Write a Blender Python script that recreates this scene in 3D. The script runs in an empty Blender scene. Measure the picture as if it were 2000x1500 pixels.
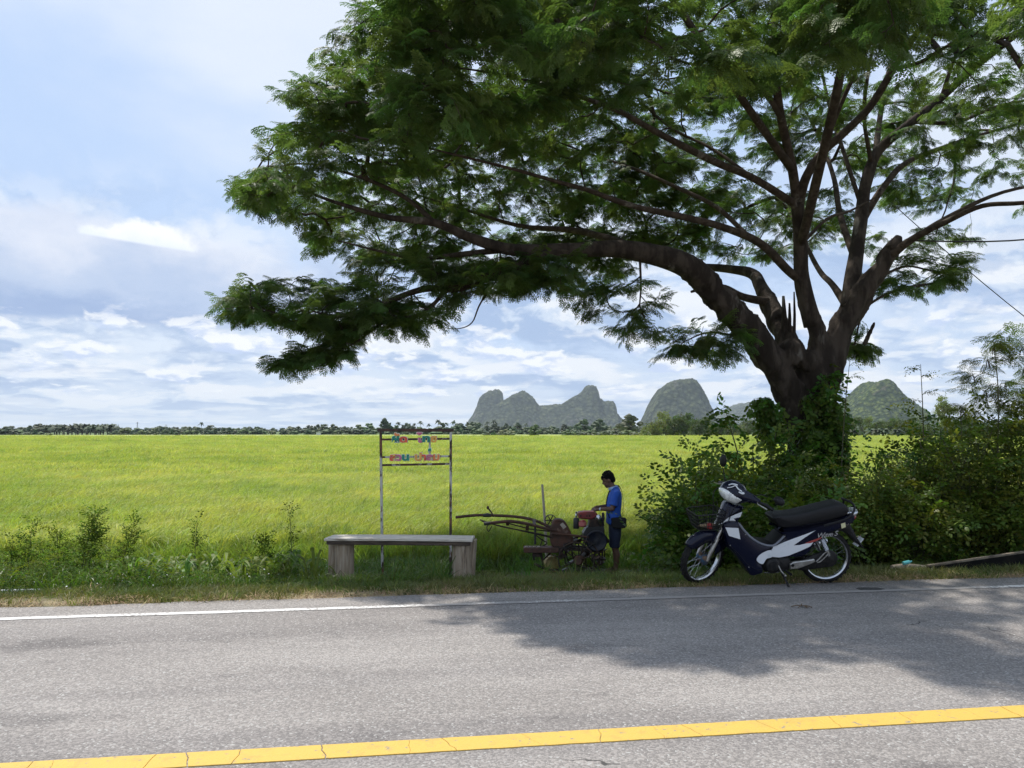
import bpy, bmesh, math, random
import numpy as np
from mathutils import Vector, Matrix, Euler, noise

S = bpy.context.scene
COL = S.collection
R = math.radians
PI = math.pi

# ------------------------------------------------------------------ camera
CAM_H, F_PX, PITCH = 1.5, 1500.0, math.atan((841.0-750.0)/1500.0)
cam_data = bpy.data.cameras.new('camera')
cam_data.sensor_width = 36.0
cam_data.lens = 36.0*F_PX/2000.0
cam_data.clip_start, cam_data.clip_end = 0.05, 20000.0
cam = bpy.data.objects.new('camera', cam_data); COL.objects.link(cam)
cam.location = (0, 0, CAM_H); cam.rotation_euler = (PI/2+PITCH, 0, 0)
S.camera = cam

# ------------------------------------------------------------------ exposure
S.view_settings.view_transform = 'Standard'
S.view_settings.look = 'None'
S.view_settings.gamma = 1.0
S.view_settings.use_curve_mapping = False
S.view_settings.exposure = 0.74
S.cycles.use_denoising = True
S.cycles.denoising_prefilter = 'NONE'
S.cycles.max_bounces = 6
S.cycles.diffuse_bounces = 3
S.cycles.transmission_bounces = 4
S.cycles.transparent_max_bounces = 4
S.cycles.volume_bounces = 0
S.cycles.sample_clamp_indirect = 2.0

# ------------------------------------------------------------------ sun
SUN_EL, SUN_AZ = R(62), R(-32)          # azimuth clockwise from +Y
sd = bpy.data.lights.new('sun', 'SUN'); sd.energy = 3.0; sd.angle = R(1.0); sd.color = (1.0, 0.95, 0.87)
sun = bpy.data.objects.new('sun', sd); COL.objects.link(sun)
to_sun = Vector((math.sin(SUN_AZ)*math.cos(SUN_EL), math.cos(SUN_AZ)*math.cos(SUN_EL), math.sin(SUN_EL)))
sun.rotation_euler = to_sun.to_track_quat('Z', 'Y').to_euler()
sun.location = to_sun*60

# ------------------------------------------------------------------ node helper
class NG:
    """Small node-graph writer: every call returns a socket."""
    def __init__(s, tree): s.t = tree; s.n = tree.nodes; s.l = tree.links
    def put(s, sock, v):
        if isinstance(v, bpy.types.NodeSocket): s.l.new(v, sock)
        elif v is not None:
            if isinstance(v, (tuple, list)) and sock.type == 'RGBA' and len(v) == 3: v = (*v, 1.0)
            sock.default_value = v
    def math(s, op, a, b=None, c=None, clamp=False):
        n = s.n.new('ShaderNodeMath'); n.operation = op; n.use_clamp = clamp
        for i, v in enumerate((a, b, c)):
            if v is not None: s.put(n.inputs[i], v)
        return n.outputs[0]
    def vmath(s, op, a, b=None, scale=None):
        n = s.n.new('ShaderNodeVectorMath'); n.operation = op
        s.put(n.inputs[0], a)
        if b is not None: s.put(n.inputs[1], b)
        if scale is not None: s.put(n.inputs['Scale'], scale)
        return n.outputs['Value'] if op in ('LENGTH', 'DOT_PRODUCT') else n.outputs['Vector']
    def sep(s, v):
        n = s.n.new('ShaderNodeSeparateXYZ'); s.put(n.inputs[0], v); return n.outputs
    def comb(s, x, y, z=0.0):
        n = s.n.new('ShaderNodeCombineXYZ')
        for i, v in enumerate((x, y, z)): s.put(n.inputs[i], v)
        return n.outputs[0]
    def noise(s, vec, scale, detail=4.0, rough=0.55, dist=0.0, out=0):
        n = s.n.new('ShaderNodeTexNoise'); s.put(n.inputs['Vector'], vec)
        n.inputs['Scale'].default_value = scale; n.inputs['Detail'].default_value = detail
        n.inputs['Roughness'].default_value = rough; n.inputs['Distortion'].default_value = dist
        return n.outputs[out]
    def voronoi(s, vec, scale, feature='F1', out='Distance', rnd=1.0):
        n = s.n.new('ShaderNodeTexVoronoi'); n.feature = feature; s.put(n.inputs['Vector'], vec)
        n.inputs['Scale'].default_value = scale; n.inputs['Randomness'].default_value = rnd
        return n.outputs[out]
    def ss(s, v, lo, hi, a=0.0, b=1.0):
        n = s.n.new('ShaderNodeMapRange'); n.interpolation_type = 'SMOOTHSTEP'
        s.put(n.inputs[0], v); n.inputs[1].default_value = lo; n.inputs[2].default_value = hi
        n.inputs[3].default_value = a; n.inputs[4].default_value = b
        return n.outputs[0]
    def lin(s, v, lo, hi, a=0.0, b=1.0):
        n = s.n.new('ShaderNodeMapRange'); s.put(n.inputs[0], v); n.inputs[1].default_value = lo; n.inputs[2].default_value = hi
        n.inputs[3].default_value = a; n.inputs[4].default_value = b; n.clamp = True
        return n.outputs[0]
    def mix(s, f, a, b, mode='MIX'):
        n = s.n.new('ShaderNodeMix'); n.data_type = 'RGBA'; n.blend_type = mode
        s.put(n.inputs[0], f); s.put(n.inputs[6], a); s.put(n.inputs[7], b)
        return n.outputs[2]

# ------------------------------------------------------------------ world: nishita air with a broken cloud deck
W = bpy.data.worlds.new('World'); S.world = W; W.use_nodes = True
wt = W.node_tree; wt.nodes.clear(); g = NG(wt)
WS = 0.1                                    # background strength
tc = wt.nodes.new('ShaderNodeTexCoord').outputs['Generated']
sk = wt.nodes.new('ShaderNodeTexSky'); sk.sky_type = 'NISHITA'; sk.sun_disc = False
sk.sun_elevation = SUN_EL; sk.sun_rotation = SUN_AZ; sk.air_density = 1.0; sk.dust_density = 2.0; sk.ozone_density = 1.5
x, y, z = g.sep(g.vmath('NORMALIZE', tc))
el = g.math('ARCSINE', z)
az = g.math('ARCTAN2', x, y)
elp = g.math('MAXIMUM', el, 0.0)
def wcol(c): return tuple(v*0.655/WS for v in c)
# direction-space coordinates, squeezed towards the horizon as a flat deck is
sq = g.math('LOGARITHM', g.math('ADD', elp, 0.035), math.e)
veil = g.noise(g.comb(g.math('MULTIPLY', az, 1.1), g.math('MULTIPLY', el, 2.6), 4.2), 1.7, 5, 0.5)
base = g.mix(0.88, sk.outputs[0], g.mix(g.ss(veil, 0.36, 0.66), wcol((0.48, 0.63, 0.89)), wcol((0.74, 0.81, 0.92))))
# broken cumulus, seen edge-on low down: density in direction space, lit where there is less of it above
def cumulus(fa, fe, seed, nscale, det):
    c = g.comb(g.math('MULTIPLY', az, fa), g.math('MULTIPLY', sq, fe), seed)
    c = g.vmath('ADD', c, g.vmath('SCALE', g.vmath('SUBTRACT', g.noise(c, 2.2, 3, out=1), (0.5, 0.5, 0.5)), scale=0.30))
    n1 = g.noise(c, nscale, det, 0.57); n2 = g.noise(g.vmath('ADD', c, (0.04, 0.13, 0.0)), nscale, 5, 0.55)
    return n1, g.math('SUBTRACT', n1, n2)
low = g.ss(el, 0.34, 0.17)                                  # cumulus only in the lower third of the sky
sky_c = base
for fa, fe, seed, nsc, lo_, hi_, op in ((2.6, 1.0, 0.37, 2.2, 0.40, 0.54, 0.9), (5.2, 2.1, 5.1, 1.9, 0.49, 0.62, 0.6)):
    n1, ed = cumulus(fa, fe, seed, nsc, 9)
    cov = g.math('MULTIPLY', g.ss(n1, lo_, hi_), low)
    lit = g.ss(ed, -0.06, 0.085)
    cc = g.mix(g.ss(lit, 0.0, 0.5), wcol((0.37, 0.495, 0.73)), wcol((0.62, 0.72, 0.87)))
    cc = g.mix(g.ss(lit, 0.5, 1.0), cc, wcol((0.85, 0.885, 0.94)))
    sky_c = g.mix(g.math('MULTIPLY', cov, op), sky_c, cc)
# the broad grey-blue bank low on the far left, its top fading into white
def lobe(a0, e0, aw, ew):
    u = g.math('DIVIDE', g.math('SUBTRACT', az, a0), aw); v = g.math('DIVIDE', g.math('SUBTRACT', el, e0), ew)
    return g.math('ADD', g.math('MULTIPLY', u, u), g.math('MULTIPLY', v, v))
nb = g.noise(g.comb(az, g.math('MULTIPLY', el, 1.6), 1.3), 7.0, 8, 0.58)
nbc = g.math('SUBTRACT', nb, 0.5)
foot = g.ss(g.math('ADD', el, g.math('MULTIPLY', nbc, 0.025)), 0.118, 0.130)
bank = g.math('MULTIPLY', g.ss(g.math('ADD', lobe(-0.56, 0.165, 0.37, 0.088), g.math('MULTIPLY', nbc, 1.8)), 1.05, 0.45), foot)
bt = g.math('ADD', el, g.math('MULTIPLY', nbc, 0.22))
bank_c = g.mix(g.ss(bt, 0.12, 0.165), wcol((0.34, 0.455, 0.70)), wcol((0.49, 0.595, 0.80)))
bank_c = g.mix(g.ss(bt, 0.165, 0.235), bank_c, wcol((0.73, 0.78, 0.90)))
sky_c = g.mix(g.math('MULTIPLY', bank, 0.92), sky_c, bank_c)
# small cumuli in front of the bank's foot
n1, ed = cumulus(7.0, 2.2, 9.3, 1.7, 9)
cov = g.math('MULTIPLY', g.ss(n1, 0.52, 0.60), g.math('MULTIPLY', g.ss(el, 0.165, 0.12), g.ss(el, 0.02, 0.05)))
sky_c = g.mix(g.math('MULTIPLY', cov, 0.9), sky_c, g.mix(g.ss(ed, -0.05, 0.07), wcol((0.55, 0.66, 0.89)), wcol((0.93, 0.955, 0.985))))
# one bright cumulus head above that bank, cut off below by a thin smooth cap of cloud
nh = g.noise(g.comb(az, el, 0.2), 17.0, 8, 0.62)
head = g.ss(g.math('ADD', lobe(-0.447, 0.219, 0.066, 0.026), g.math('MULTIPLY', g.math('SUBTRACT', nh, 0.5), 2.8)), 1.05, 0.55)
cut = g.ss(g.math('ADD', el, g.math('MULTIPLY', az, 0.073)), 0.1825, 0.1865)
hl = g.mix(g.ss(g.math('ADD', el, g.math('MULTIPLY', g.math('SUBTRACT', nh, 0.5), 0.06)), 0.208, 0.232), wcol((0.82, 0.885, 0.975)), wcol((0.93, 0.95, 0.975)))
sky_c = g.mix(g.math('MULTIPLY', head, cut), sky_c, hl)
# pale air at the horizon
sky_c = g.mix(g.ss(el, 0.06, -0.01, 0.0, 0.5), sky_c, wcol((0.68, 0.79, 0.92)))
bg = wt.nodes.new('ShaderNodeBackground'); wt.links.new(sky_c, bg.inputs[0]); bg.inputs[1].default_value = WS
wo = wt.nodes.new('ShaderNodeOutputWorld'); wt.links.new(bg.outputs[0], wo.inputs[0])
# ------------------------------------------------------------------ helpers
def P(px, py, Y):
    """Point of the place seen at photograph pixel (px, py) when it stands Y metres ahead."""
    dx, dy = (px-1000)/F_PX, -(py-750)/F_PX
    d = Vector((dx, math.cos(PITCH)-dy*math.sin(PITCH), math.sin(PITCH)+dy*math.cos(PITCH)))
    return Vector((0, 0, CAM_H)) + d*(Y/d.y)
def tag(o, label=None, cat=None, group=None, kind=None):
    for k, v in (('label', label), ('category', cat), ('group', group), ('kind', kind)):
        if v: o[k] = v
    return o
def empty(name, loc=(0, 0, 0), rz=0.0, label=None, cat=None, group=None):
    o = bpy.data.objects.new(name, None); COL.objects.link(o); o.location = loc; o.rotation_euler = (0, 0, rz)
    o.empty_display_size = 0.1
    return tag(o, label, cat, group)
def link(name, me, parent=None):
    o = bpy.data.objects.new(name, me); COL.objects.link(o)
    if parent is not None: o.parent = parent
    return o
def raw_mesh(name, v, f, mats=(), mi=None, smooth=False):
    me = bpy.data.meshes.new(name)
    v = np.asarray(v, dtype=np.float32)
    if isinstance(f, np.ndarray):
        n, k = f.shape
        me.vertices.add(len(v)); me.vertices.foreach_set('co', v.ravel())
        me.loops.add(n*k); me.loops.foreach_set('vertex_index', f.astype(np.int32).ravel())
        me.polygons.add(n); me.polygons.foreach_set('loop_start', np.arange(0, n*k, k, dtype=np.int32))
        me.polygons.foreach_set('loop_total', np.full(n, k, dtype=np.int32))
    else:
        me.from_pydata(v.tolist(), [], f)
    for m in (mats if isinstance(mats, (list, tuple)) else [mats]): me.materials.append(m)
    if mi is not None: me.polygons.foreach_set('material_index', np.asarray(mi, dtype=np.int32))
    me.polygons.foreach_set('use_smooth', np.full(len(me.polygons), bool(smooth)))
    me.update(calc_edges=True); me.validate()
    return me

class MB:
    """Collects shapes; build() links them as ONE mesh object."""
    def __init__(s): s.v = []; s.f = []; s.mi = []; s.cur = 0
    def add(s, vs, fs, M=None):
        n = len(s.v)
        for p in vs: s.v.append(tuple(M @ Vector(p)) if M is not None else tuple(p))
        for f in fs: s.f.append(tuple(i+n for i in f)); s.mi.append(s.cur)
        return s
    def box(s, c, size, rot=None):
        a, b, d = (x/2 for x in size)
        M = Matrix.Translation(Vector(c)) @ (rot.to_4x4() if rot is not None else Matrix())
        vs = [(x, y, z) for x in (-a, a) for y in (-b, b) for z in (-d, d)]
        return s.add(vs, [(0, 1, 3, 2), (4, 6, 7, 5), (0, 4, 5, 1), (2, 3, 7, 6), (0, 2, 6, 4), (1, 5, 7, 3)], M)
    def bar(s, p, q, w, h, up=(0, 0, 1)):
        p, q = Vector(p), Vector(q); d = (q-p); L = d.length; d.normalize()
        u = Vector(up); x = d.cross(u)
        if x.length < 1e-4: x = d.cross(Vector((0, 1, 0)))
        x.normalize(); u = x.cross(d)
        return s.box((p+q)/2, (w, L, h), Matrix((x, d, u)).transposed())
    def tube(s, pts, r, n=8, cap=True, flat=1.0):
        pts = [Vector(p) for p in pts]; m = len(pts)
        rs = r if isinstance(r, (list, tuple)) else [r]*m
        vs, fs = [], []; ref = None
        for i, p in enumerate(pts):
            d = (pts[min(i+1, m-1)]-pts[max(i-1, 0)])
            if d.length < 1e-9: d = Vector((0, 0, 1))
            d.normalize()
            if ref is None: ref = Vector((0, 0, 1)) if abs(d.z) < 0.9 else Vector((1, 0, 0))
            a = ref - d*ref.dot(d)
            if a.length < 1e-5: a = d.orthogonal()
            a.normalize(); ref = a; b = d.cross(a)
            for k in range(n):
                t = 2*PI*k/n
                vs.append(p + (a*math.cos(t)*flat + b*math.sin(t))*rs[i])
        for i in range(m-1):
            for k in range(n):
                k2 = (k+1) % n
                fs.append((i*n+k, i*n+k2, (i+1)*n+k2, (i+1)*n+k))
        if cap:
            fs.append(tuple(range(n-1, -1, -1))); fs.append(tuple((m-1)*n+k for k in range(n)))
        return s.add(vs, fs)
    def lathe(s, prof, n=20, M=None, closed=False):
        """prof: (radius, height) pairs turned round local Z."""
        vs, fs = [], []; m = len(prof)
        for r_, h in prof:
            for k in range(n): vs.append((r_*math.cos(2*PI*k/n), r_*math.sin(2*PI*k/n), h))
        for i in range(m if closed else m-1):
            j = (i+1) % m
            for k in range(n):
                k2 = (k+1) % n; fs.append((i*n+k, i*n+k2, j*n+k2, j*n+k))
        if not closed:
            fs.append(tuple(range(n-1, -1, -1))); fs.append(tuple((m-1)*n+k for k in range(n)))
        return s.add(vs, fs, M)
    def ball(s, c, r, nu=14, nv=9, M=None):
        rx, ry, rz = r if isinstance(r, (tuple, list)) else (r, r, r)
        c = Vector(c); vs = [(0, 0, rz)]
        for i in range(1, nv):
            t = PI*i/nv
            for k in range(nu): vs.append((rx*math.sin(t)*math.cos(2*PI*k/nu), ry*math.sin(t)*math.sin(2*PI*k/nu), rz*math.cos(t)))
        vs.append((0, 0, -rz)); L = len(vs)-1; fs = []
        for k in range(nu): fs.append((0, 1+k, 1+(k+1) % nu))
        for i in range(nv-2):
            for k in range(nu):
                a, b = 1+i*nu+k, 1+i*nu+(k+1) % nu; fs.append((a, a+nu, b+nu, b))
        for k in range(nu): fs.append((L, L-nu+(k+1) % nu, L-nu+k))
        T = Matrix.Translation(c) @ (M if M is not None else Matrix())
        return s.add(vs, fs, T)
    def slab(s, outline, fn, layers):
        """outline: 2-D points; layers: (w, inset) pairs; fn(u, v, w) -> point. A crowned plate."""
        m = len(outline); cx = sum(p[0] for p in outline)/m; cy = sum(p[1] for p in outline)/m
        if sum(outline[i][0]*outline[(i+1) % m][1]-outline[(i+1) % m][0]*outline[i][1] for i in range(m)) < 0: outline = outline[::-1]
        vs, fs = [], []
        for w, ins in layers:
            for i in range(m):
                p, a, b = Vector(outline[i]), Vector(outline[i-1]), Vector(outline[(i+1) % m])
                d = (b-a); nrm = Vector((d.y, -d.x)); nrm = nrm.normalized() if nrm.length > 1e-9 else nrm
                q = p - nrm*ins
                vs.append(fn(q.x, q.y, w))
        for l in range(len(layers)-1):
            for i in range(m):
                j = (i+1) % m; fs.append((l*m+i, l*m+j, (l+1)*m+j, (l+1)*m+i))
        fs.append(tuple(range(m-1, -1, -1))); fs.append(tuple((len(layers)-1)*m+i for i in range(m)))
        return s.add(vs, fs)
    def build(s, name, mats, parent=None, smooth=True, bevel=0.0, angle=40, sub=0):
        me = bpy.data.meshes.new(name); me.from_pydata(s.v, [], s.f)
        for m in (mats if isinstance(mats, (list, tuple)) else [mats]): me.materials.append(m)
        if any(s.mi): me.polygons.foreach_set('material_index', s.mi)
        bm = bmesh.new(); bm.from_mesh(me); bmesh.ops.recalc_face_normals(bm, faces=bm.faces)
        if bevel: 
            es = [e for e in bm.edges if len(e.link_faces) == 2 and e.calc_face_angle(0) > R(35)]
            bmesh.ops.bevel(bm, geom=es, offset=bevel, segments=2, affect='EDGES', clamp_overlap=True)
        bm.to_mesh(me); bm.free()
        if smooth:
            me.polygons.foreach_set('use_smooth', np.ones(len(me.polygons), dtype=bool)); me.set_sharp_from_angle(angle=R(angle))
        me.update()
        o = link(name, me, parent)
        if sub: md = o.modifiers.new('sub', 'SUBSURF'); md.levels = md.render_levels = sub
        return o

def smooth_poly(pts, n=4, closed=False):
    """Catmull-Rom through points (tuples of any length)."""
    A = [np.array(p, float) for p in pts]; m = len(A); out = []
    rng = range(m) if closed else range(m-1)
    for i in rng:
        p1, p2 = A[i], A[(i+1) % m]
        p0 = A[i-1] if (closed or i > 0) else 2*p1-p2
        p3 = A[(i+2) % m] if (closed or i+2 < m) else 2*p2-p1
        for k in range(n):
            t = k/n
            out.append(0.5*((2*p1)+(-p0+p2)*t+(2*p0-5*p1+4*p2-p3)*t*t+(-p0+3*p1-3*p2+p3)*t**3))
    if not closed: out.append(A[-1])
    return [tuple(float(x) for x in p) for p in out]

# ------------------------------------------------------------------ materials
def M_(name, col, rough=0.6, metal=0.0, col2=None, nscale=6.0, nlo=0.4, nhi=0.62, bump=0.0, bscale=40.0, stretch=None,
       trans=None, tmix=0.4, coat=0.0, rand=0.0, spec=None, alpha=1.0, col3=None, n3=(2.0, 0.5, 0.6), detail=5.0, coords='Object'):
    m = bpy.data.materials.new(name); m.use_nodes = True; t = m.node_tree; t.nodes.clear(); q = NG(t)
    out = t.nodes.new('ShaderNodeOutputMaterial'); bs = t.nodes.new('ShaderNodeBsdfPrincipled')
    bs.inputs['Roughness'].default_value = rough; bs.inputs['Metallic'].default_value = metal
    if coat: bs.inputs['Coat Weight'].default_value = coat; bs.inputs['Coat Roughness'].default_value = 0.08
    if spec is not None: bs.inputs['Specular IOR Level'].default_value = spec
    c = tuple(col)+(1.0,) if len(col) == 3 else col
    vec = None
    if col2 or bump or col3:
        if coords == 'Object': vec = t.nodes.new('ShaderNodeTexCoord').outputs['Object']
        else: vec = t.nodes.new('ShaderNodeNewGeometry').outputs['Position']
        if stretch: vec = q.vmath('MULTIPLY', vec, stretch)
    src = None
    if col2: src = q.mix(q.ss(q.noise(vec, nscale, detail, 0.6), nlo, nhi), c, tuple(col2))
    if col3: src = q.mix(q.ss(q.noise(q.vmath('ADD', vec, (3.1, 7.7, 1.9)), n3[0], 4, 0.6), n3[1], n3[2]), src if src is not None else c, tuple(col3))
    if rand:
        oi = t.nodes.new('ShaderNodeObjectInfo').outputs['Random']
        h = t.nodes.new('ShaderNodeHueSaturation'); q.put(h.inputs['Color'], src if src is not None else c)
        q.put(h.inputs['Hue'], q.lin(oi, 0, 1, 0.5-rand*0.09, 0.5+rand*0.06)); q.put(h.inputs['Value'], q.lin(q.math('FRACT', q.math('MULTIPLY', oi, 7.13)), 0, 1, 1-rand*0.7, 1+rand*0.6))
        src = h.outputs[0]
    q.put(bs.inputs['Base Color'], src if src is not None else c)
    if bump:
        b = t.nodes.new('ShaderNodeBump'); b.inputs['Strength'].default_value = min(1.0, bump); b.inputs['Distance'].default_value = 0.02
        q.put(b.inputs['Height'], q.noise(vec, bscale, 6, 0.6)); q.put(bs.inputs['Normal'], b.outputs[0])
    sh = bs.outputs[0]
    if trans:
        tr = t.nodes.new('ShaderNodeBsdfTranslucent')
        if src is not None: q.put(tr.inputs[0], q.mix(1.0, src, tuple(trans), 'MULTIPLY'))
        else: q.put(tr.inputs[0], tuple(trans))
        mx = t.nodes.new('ShaderNodeMixShader'); mx.inputs[0].default_value = tmix
        t.links.new(sh, mx.inputs[1]); t.links.new(tr.outputs[0], mx.inputs[2]); sh = mx.outputs[0]
    if alpha < 1.0: bs.inputs['Transmission Weight'].default_value = 1-alpha
    t.links.new(sh, out.inputs[0])
    return m

# ------------------------------------------------------------------ scatter: one stuff mesh of points that instances plant meshes
def src_obj(name, me):
    return bpy.data.objects.new(name, me)          # lives only inside the scatter's node tree
_ng_cache = {}
def scatter_group(srcs):
    key = tuple(o.name for o in srcs)
    if key in _ng_cache: return _ng_cache[key]
    ng = bpy.data.node_groups.new('scatter', 'GeometryNodeTree')
    ng.interface.new_socket('Geometry', in_out='INPUT', socket_type='NodeSocketGeometry')
    ng.interface.new_socket('Geometry', in_out='OUTPUT', socket_type='NodeSocketGeometry')
    N = ng.nodes; L = ng.links
    gi = N.new('NodeGroupInput'); go = N.new('NodeGroupOutput')
    iop = N.new('GeometryNodeInstanceOnPoints'); L.new(gi.outputs[0], iop.inputs['Points'])
    if len(srcs) > 1:
        jn = N.new('GeometryNodeJoinGeometry')
        for o in srcs:
            oi = N.new('GeometryNodeObjectInfo'); oi.inputs['Object'].default_value = o; oi.inputs['As Instance'].default_value = True
            L.new(oi.outputs['Geometry'], jn.inputs[0])
        L.new(jn.outputs[0], iop.inputs['Instance']); iop.inputs['Pick Instance'].default_value = True
        ai = N.new('GeometryNodeInputNamedAttribute'); ai.data_type = 'INT'; ai.inputs['Name'].default_value = 'idx'
        L.new(ai.outputs['Attribute'], iop.inputs['Instance Index'])
    else:
        oi = N.new('GeometryNodeObjectInfo'); oi.inputs['Object'].default_value = srcs[0]; oi.inputs['As Instance'].default_value = True
        L.new(oi.outputs['Geometry'], iop.inputs['Instance'])
    ar = N.new('GeometryNodeInputNamedAttribute'); ar.data_type = 'FLOAT_VECTOR'; ar.inputs['Name'].default_value = 'rot'
    er = N.new('FunctionNodeEulerToRotation'); L.new(ar.outputs['Attribute'], er.inputs[0]); L.new(er.outputs[0], iop.inputs['Rotation'])
    sc = N.new('GeometryNodeInputNamedAttribute'); sc.data_type = 'FLOAT_VECTOR'; sc.inputs['Name'].default_value = 'scl'
    L.new(sc.outputs['Attribute'], iop.inputs['Scale'])
    L.new(iop.outputs[0], go.inputs[0])
    _ng_cache[key] = ng
    return ng
def scatter(name, pts, rot, scl, srcs, parent=None, idx=None, seed=0):
    me = bpy.data.meshes.new(name); pts = np.asarray(pts, np.float32); n = len(pts)
    me.vertices.add(n); me.vertices.foreach_set('co', pts.ravel())
    scl = np.asarray(scl, np.float32)
    if scl.ndim == 1: scl = np.repeat(scl[:, None], 3, 1)
    if idx is None: idx = np.random.RandomState(seed).randint(0, len(srcs), n)
    for nm, ty, dat, key in (('rot', 'FLOAT_VECTOR', np.asarray(rot, np.float32), 'vector'), ('scl', 'FLOAT_VECTOR', scl, 'vector'), ('idx', 'INT', np.asarray(idx, np.int32), 'value')):
        a = me.attributes.new(nm, ty, 'POINT'); a.data.foreach_set(key, dat.ravel())
    for mt in srcs[0].data.materials: me.materials.append(mt)
    o = link(name, me, parent); md = o.modifiers.new('scatter', 'NODES'); md.node_group = scatter_group(srcs)
    o['kind'] = 'stuff'
    return o
def blade_mesh(name, n, h, spread, width, lean, mat, seed, segs=3, droop=0.5, wind=(0, 0)):
    """A tuft of n curved grass blades."""
    rs = random.Random(seed); vs, fs = [], []
    for i in range(n):
        a = rs.uniform(0, 2*PI); rr = spread*math.sqrt(rs.random()); bx, by = rr*math.cos(a), rr*math.sin(a)
        hh = h*rs.uniform(0.6, 1.1); l = lean*rs.uniform(0.3, 1.3); d = a+rs.uniform(-0.9, 0.9)
        dx, dy = math.cos(d)*l+wind[0], math.sin(d)*l+wind[1]; b = rs.uniform(0, 2*PI); wx, wy = math.cos(b)*width/2, math.sin(b)*width/2
        base = len(vs)
        for k in range(segs+1):
            t = k/segs; q = t*t; w = (1-t**2.2)*0.95+0.05
            X, Y = bx+dx*hh*q, by+dy*hh*q; Z = hh*(t-droop*l*q*t)
            vs += [(X-wx*w, Y-wy*w, Z), (X+wx*w, Y+wy*w, Z)]
        for k in range(segs): fs.append((base+2*k, base+2*k+1, base+2*k+3, base+2*k+2))
    return src_obj(name, raw_mesh(name, vs, np.array(fs), mat, smooth=True))
def leaf_pts(base, d, up, L, w, bend=0.15):
    """Six-vertex pointed leaf as two quads."""
    s = d.cross(up).normalized()*w/2; n = s.cross(d).normalized()
    m1, m2 = base+d*L*0.35-n*bend*L*0.1, base+d*L*0.7-n*bend*L*0.35
    return [base, m1-s, m1+s, m2-s*0.75, m2+s*0.75, base+d*L-n*bend*L]
LEAF_F = [(0, 2, 1), (1, 2, 4, 3), (3, 4, 5)]
# ------------------------------------------------------------------ ground, road, field
RA = R(8.2); CA, SA = math.cos(RA), math.sin(RA)       # the road runs 8 degrees off square to the view
def ts(x, y): return x*CA+y*SA, -x*SA+y*CA             # along the road, across it
def xy(t, s): return t*CA-s*SA, t*SA+s*CA
PROF_S = [-60, 0.1, 7.2, 7.7, 8.6, 9.6, 11.2, 12.6, 13.4, 14.2, 40, 9000]
PROF_Z = [0.0, 0.0, -0.015, -0.055, -0.18, -0.45, -0.72, -0.79, -0.97, -0.95, -0.95, -0.95]
def gz(x, y):
    t, s = ts(x, y)
    z = float(np.interp(s, PROF_S, PROF_Z))
    k = min(1, max(0, (s-7.3)/0.8)) * (1 if s < 16 else 0)
    if k: z += k*0.05*noise.noise(Vector((x*1.3, y*1.3, 0)))+k*0.02*noise.noise(Vector((x*5, y*5, 2)))
    return z
def G(px, py, Y, up=0.0):
    p = P(px, py, Y); return Vector((p.x, p.y, gz(p.x, p.y)+up))

# earth of the verge and of everything beyond it
def ground_mat():
    m = bpy.data.materials.new('earth'); m.use_nodes = True; t = m.node_tree; q = NG(t); bs = t.nodes['Principled BSDF']; bs.inputs['Roughness'].default_value = 0.95
    pos = t.nodes.new('ShaderNodeNewGeometry').outputs['Position']
    a = q.mix(q.ss(q.noise(pos, 2.2, 6), 0.42, 0.6), (0.085, 0.075, 0.035), (0.05, 0.065, 0.018))
    a = q.mix(q.ss(q.noise(pos, 22, 4), 0.5, 0.7), a, (0.20, 0.16, 0.085))
    x_, y_, z_ = q.sep(pos)
    s_ = q.math('ADD', q.math('MULTIPLY', x_, -SA), q.math('MULTIPLY', y_, CA))
    sand = q.math('MULTIPLY', q.ss(s_, 7.9, 7.25), q.ss(q.noise(pos, 1.1, 3), 0.40, 0.56))
    a = q.mix(sand, a, q.mix(q.noise(pos, 60, 3), (0.30, 0.235, 0.15), (0.42, 0.34, 0.22)))
    a = q.mix(q.ss(s_, 13.5, 15.5), a, (0.07, 0.11, 0.02))
    q.put(bs.inputs['Base Color'], a)
    b = t.nodes.new('ShaderNodeBump'); b.inputs['Strength'].default_value = 0.8; b.inputs['Distance'].default_value = 0.03
    q.put(b.inputs['Height'], q.noise(pos, 30, 6)); q.put(bs.inputs['Normal'], b.outputs[0])
    return m
M_ground = ground_mat()
t_ax = np.concatenate([-np.geomspace(9000, 20, 14), np.arange(-18, 18.01, 0.25), np.geomspace(20, 9000, 14)])
s_ax = np.concatenate([[-60, -20, -5, -1, 0.0], np.arange(6.9, 14.6, 0.16), [15.5, 17, 20, 26, 40, 70, 120, 220, 400, 800, 1600, 3200, 9000]])
vv = []
for s_ in s_ax:
    for t_ in t_ax:
        X, Y = xy(t_, s_); z_ = gz(X, Y)
        if s_ < 7.15: z_ = -0.03
        vv.append((X, Y, z_))
nt = len(t_ax); ii = np.arange(len(s_ax)-1)[:, None]*nt+np.arange(nt-1)[None]
ff = np.stack([ii, ii+1, ii+nt+1, ii+nt], -1).reshape(-1, 4)
ground = tag(link('ground', raw_mesh('ground', vv, ff, M_ground, smooth=True)), kind='structure')

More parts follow.
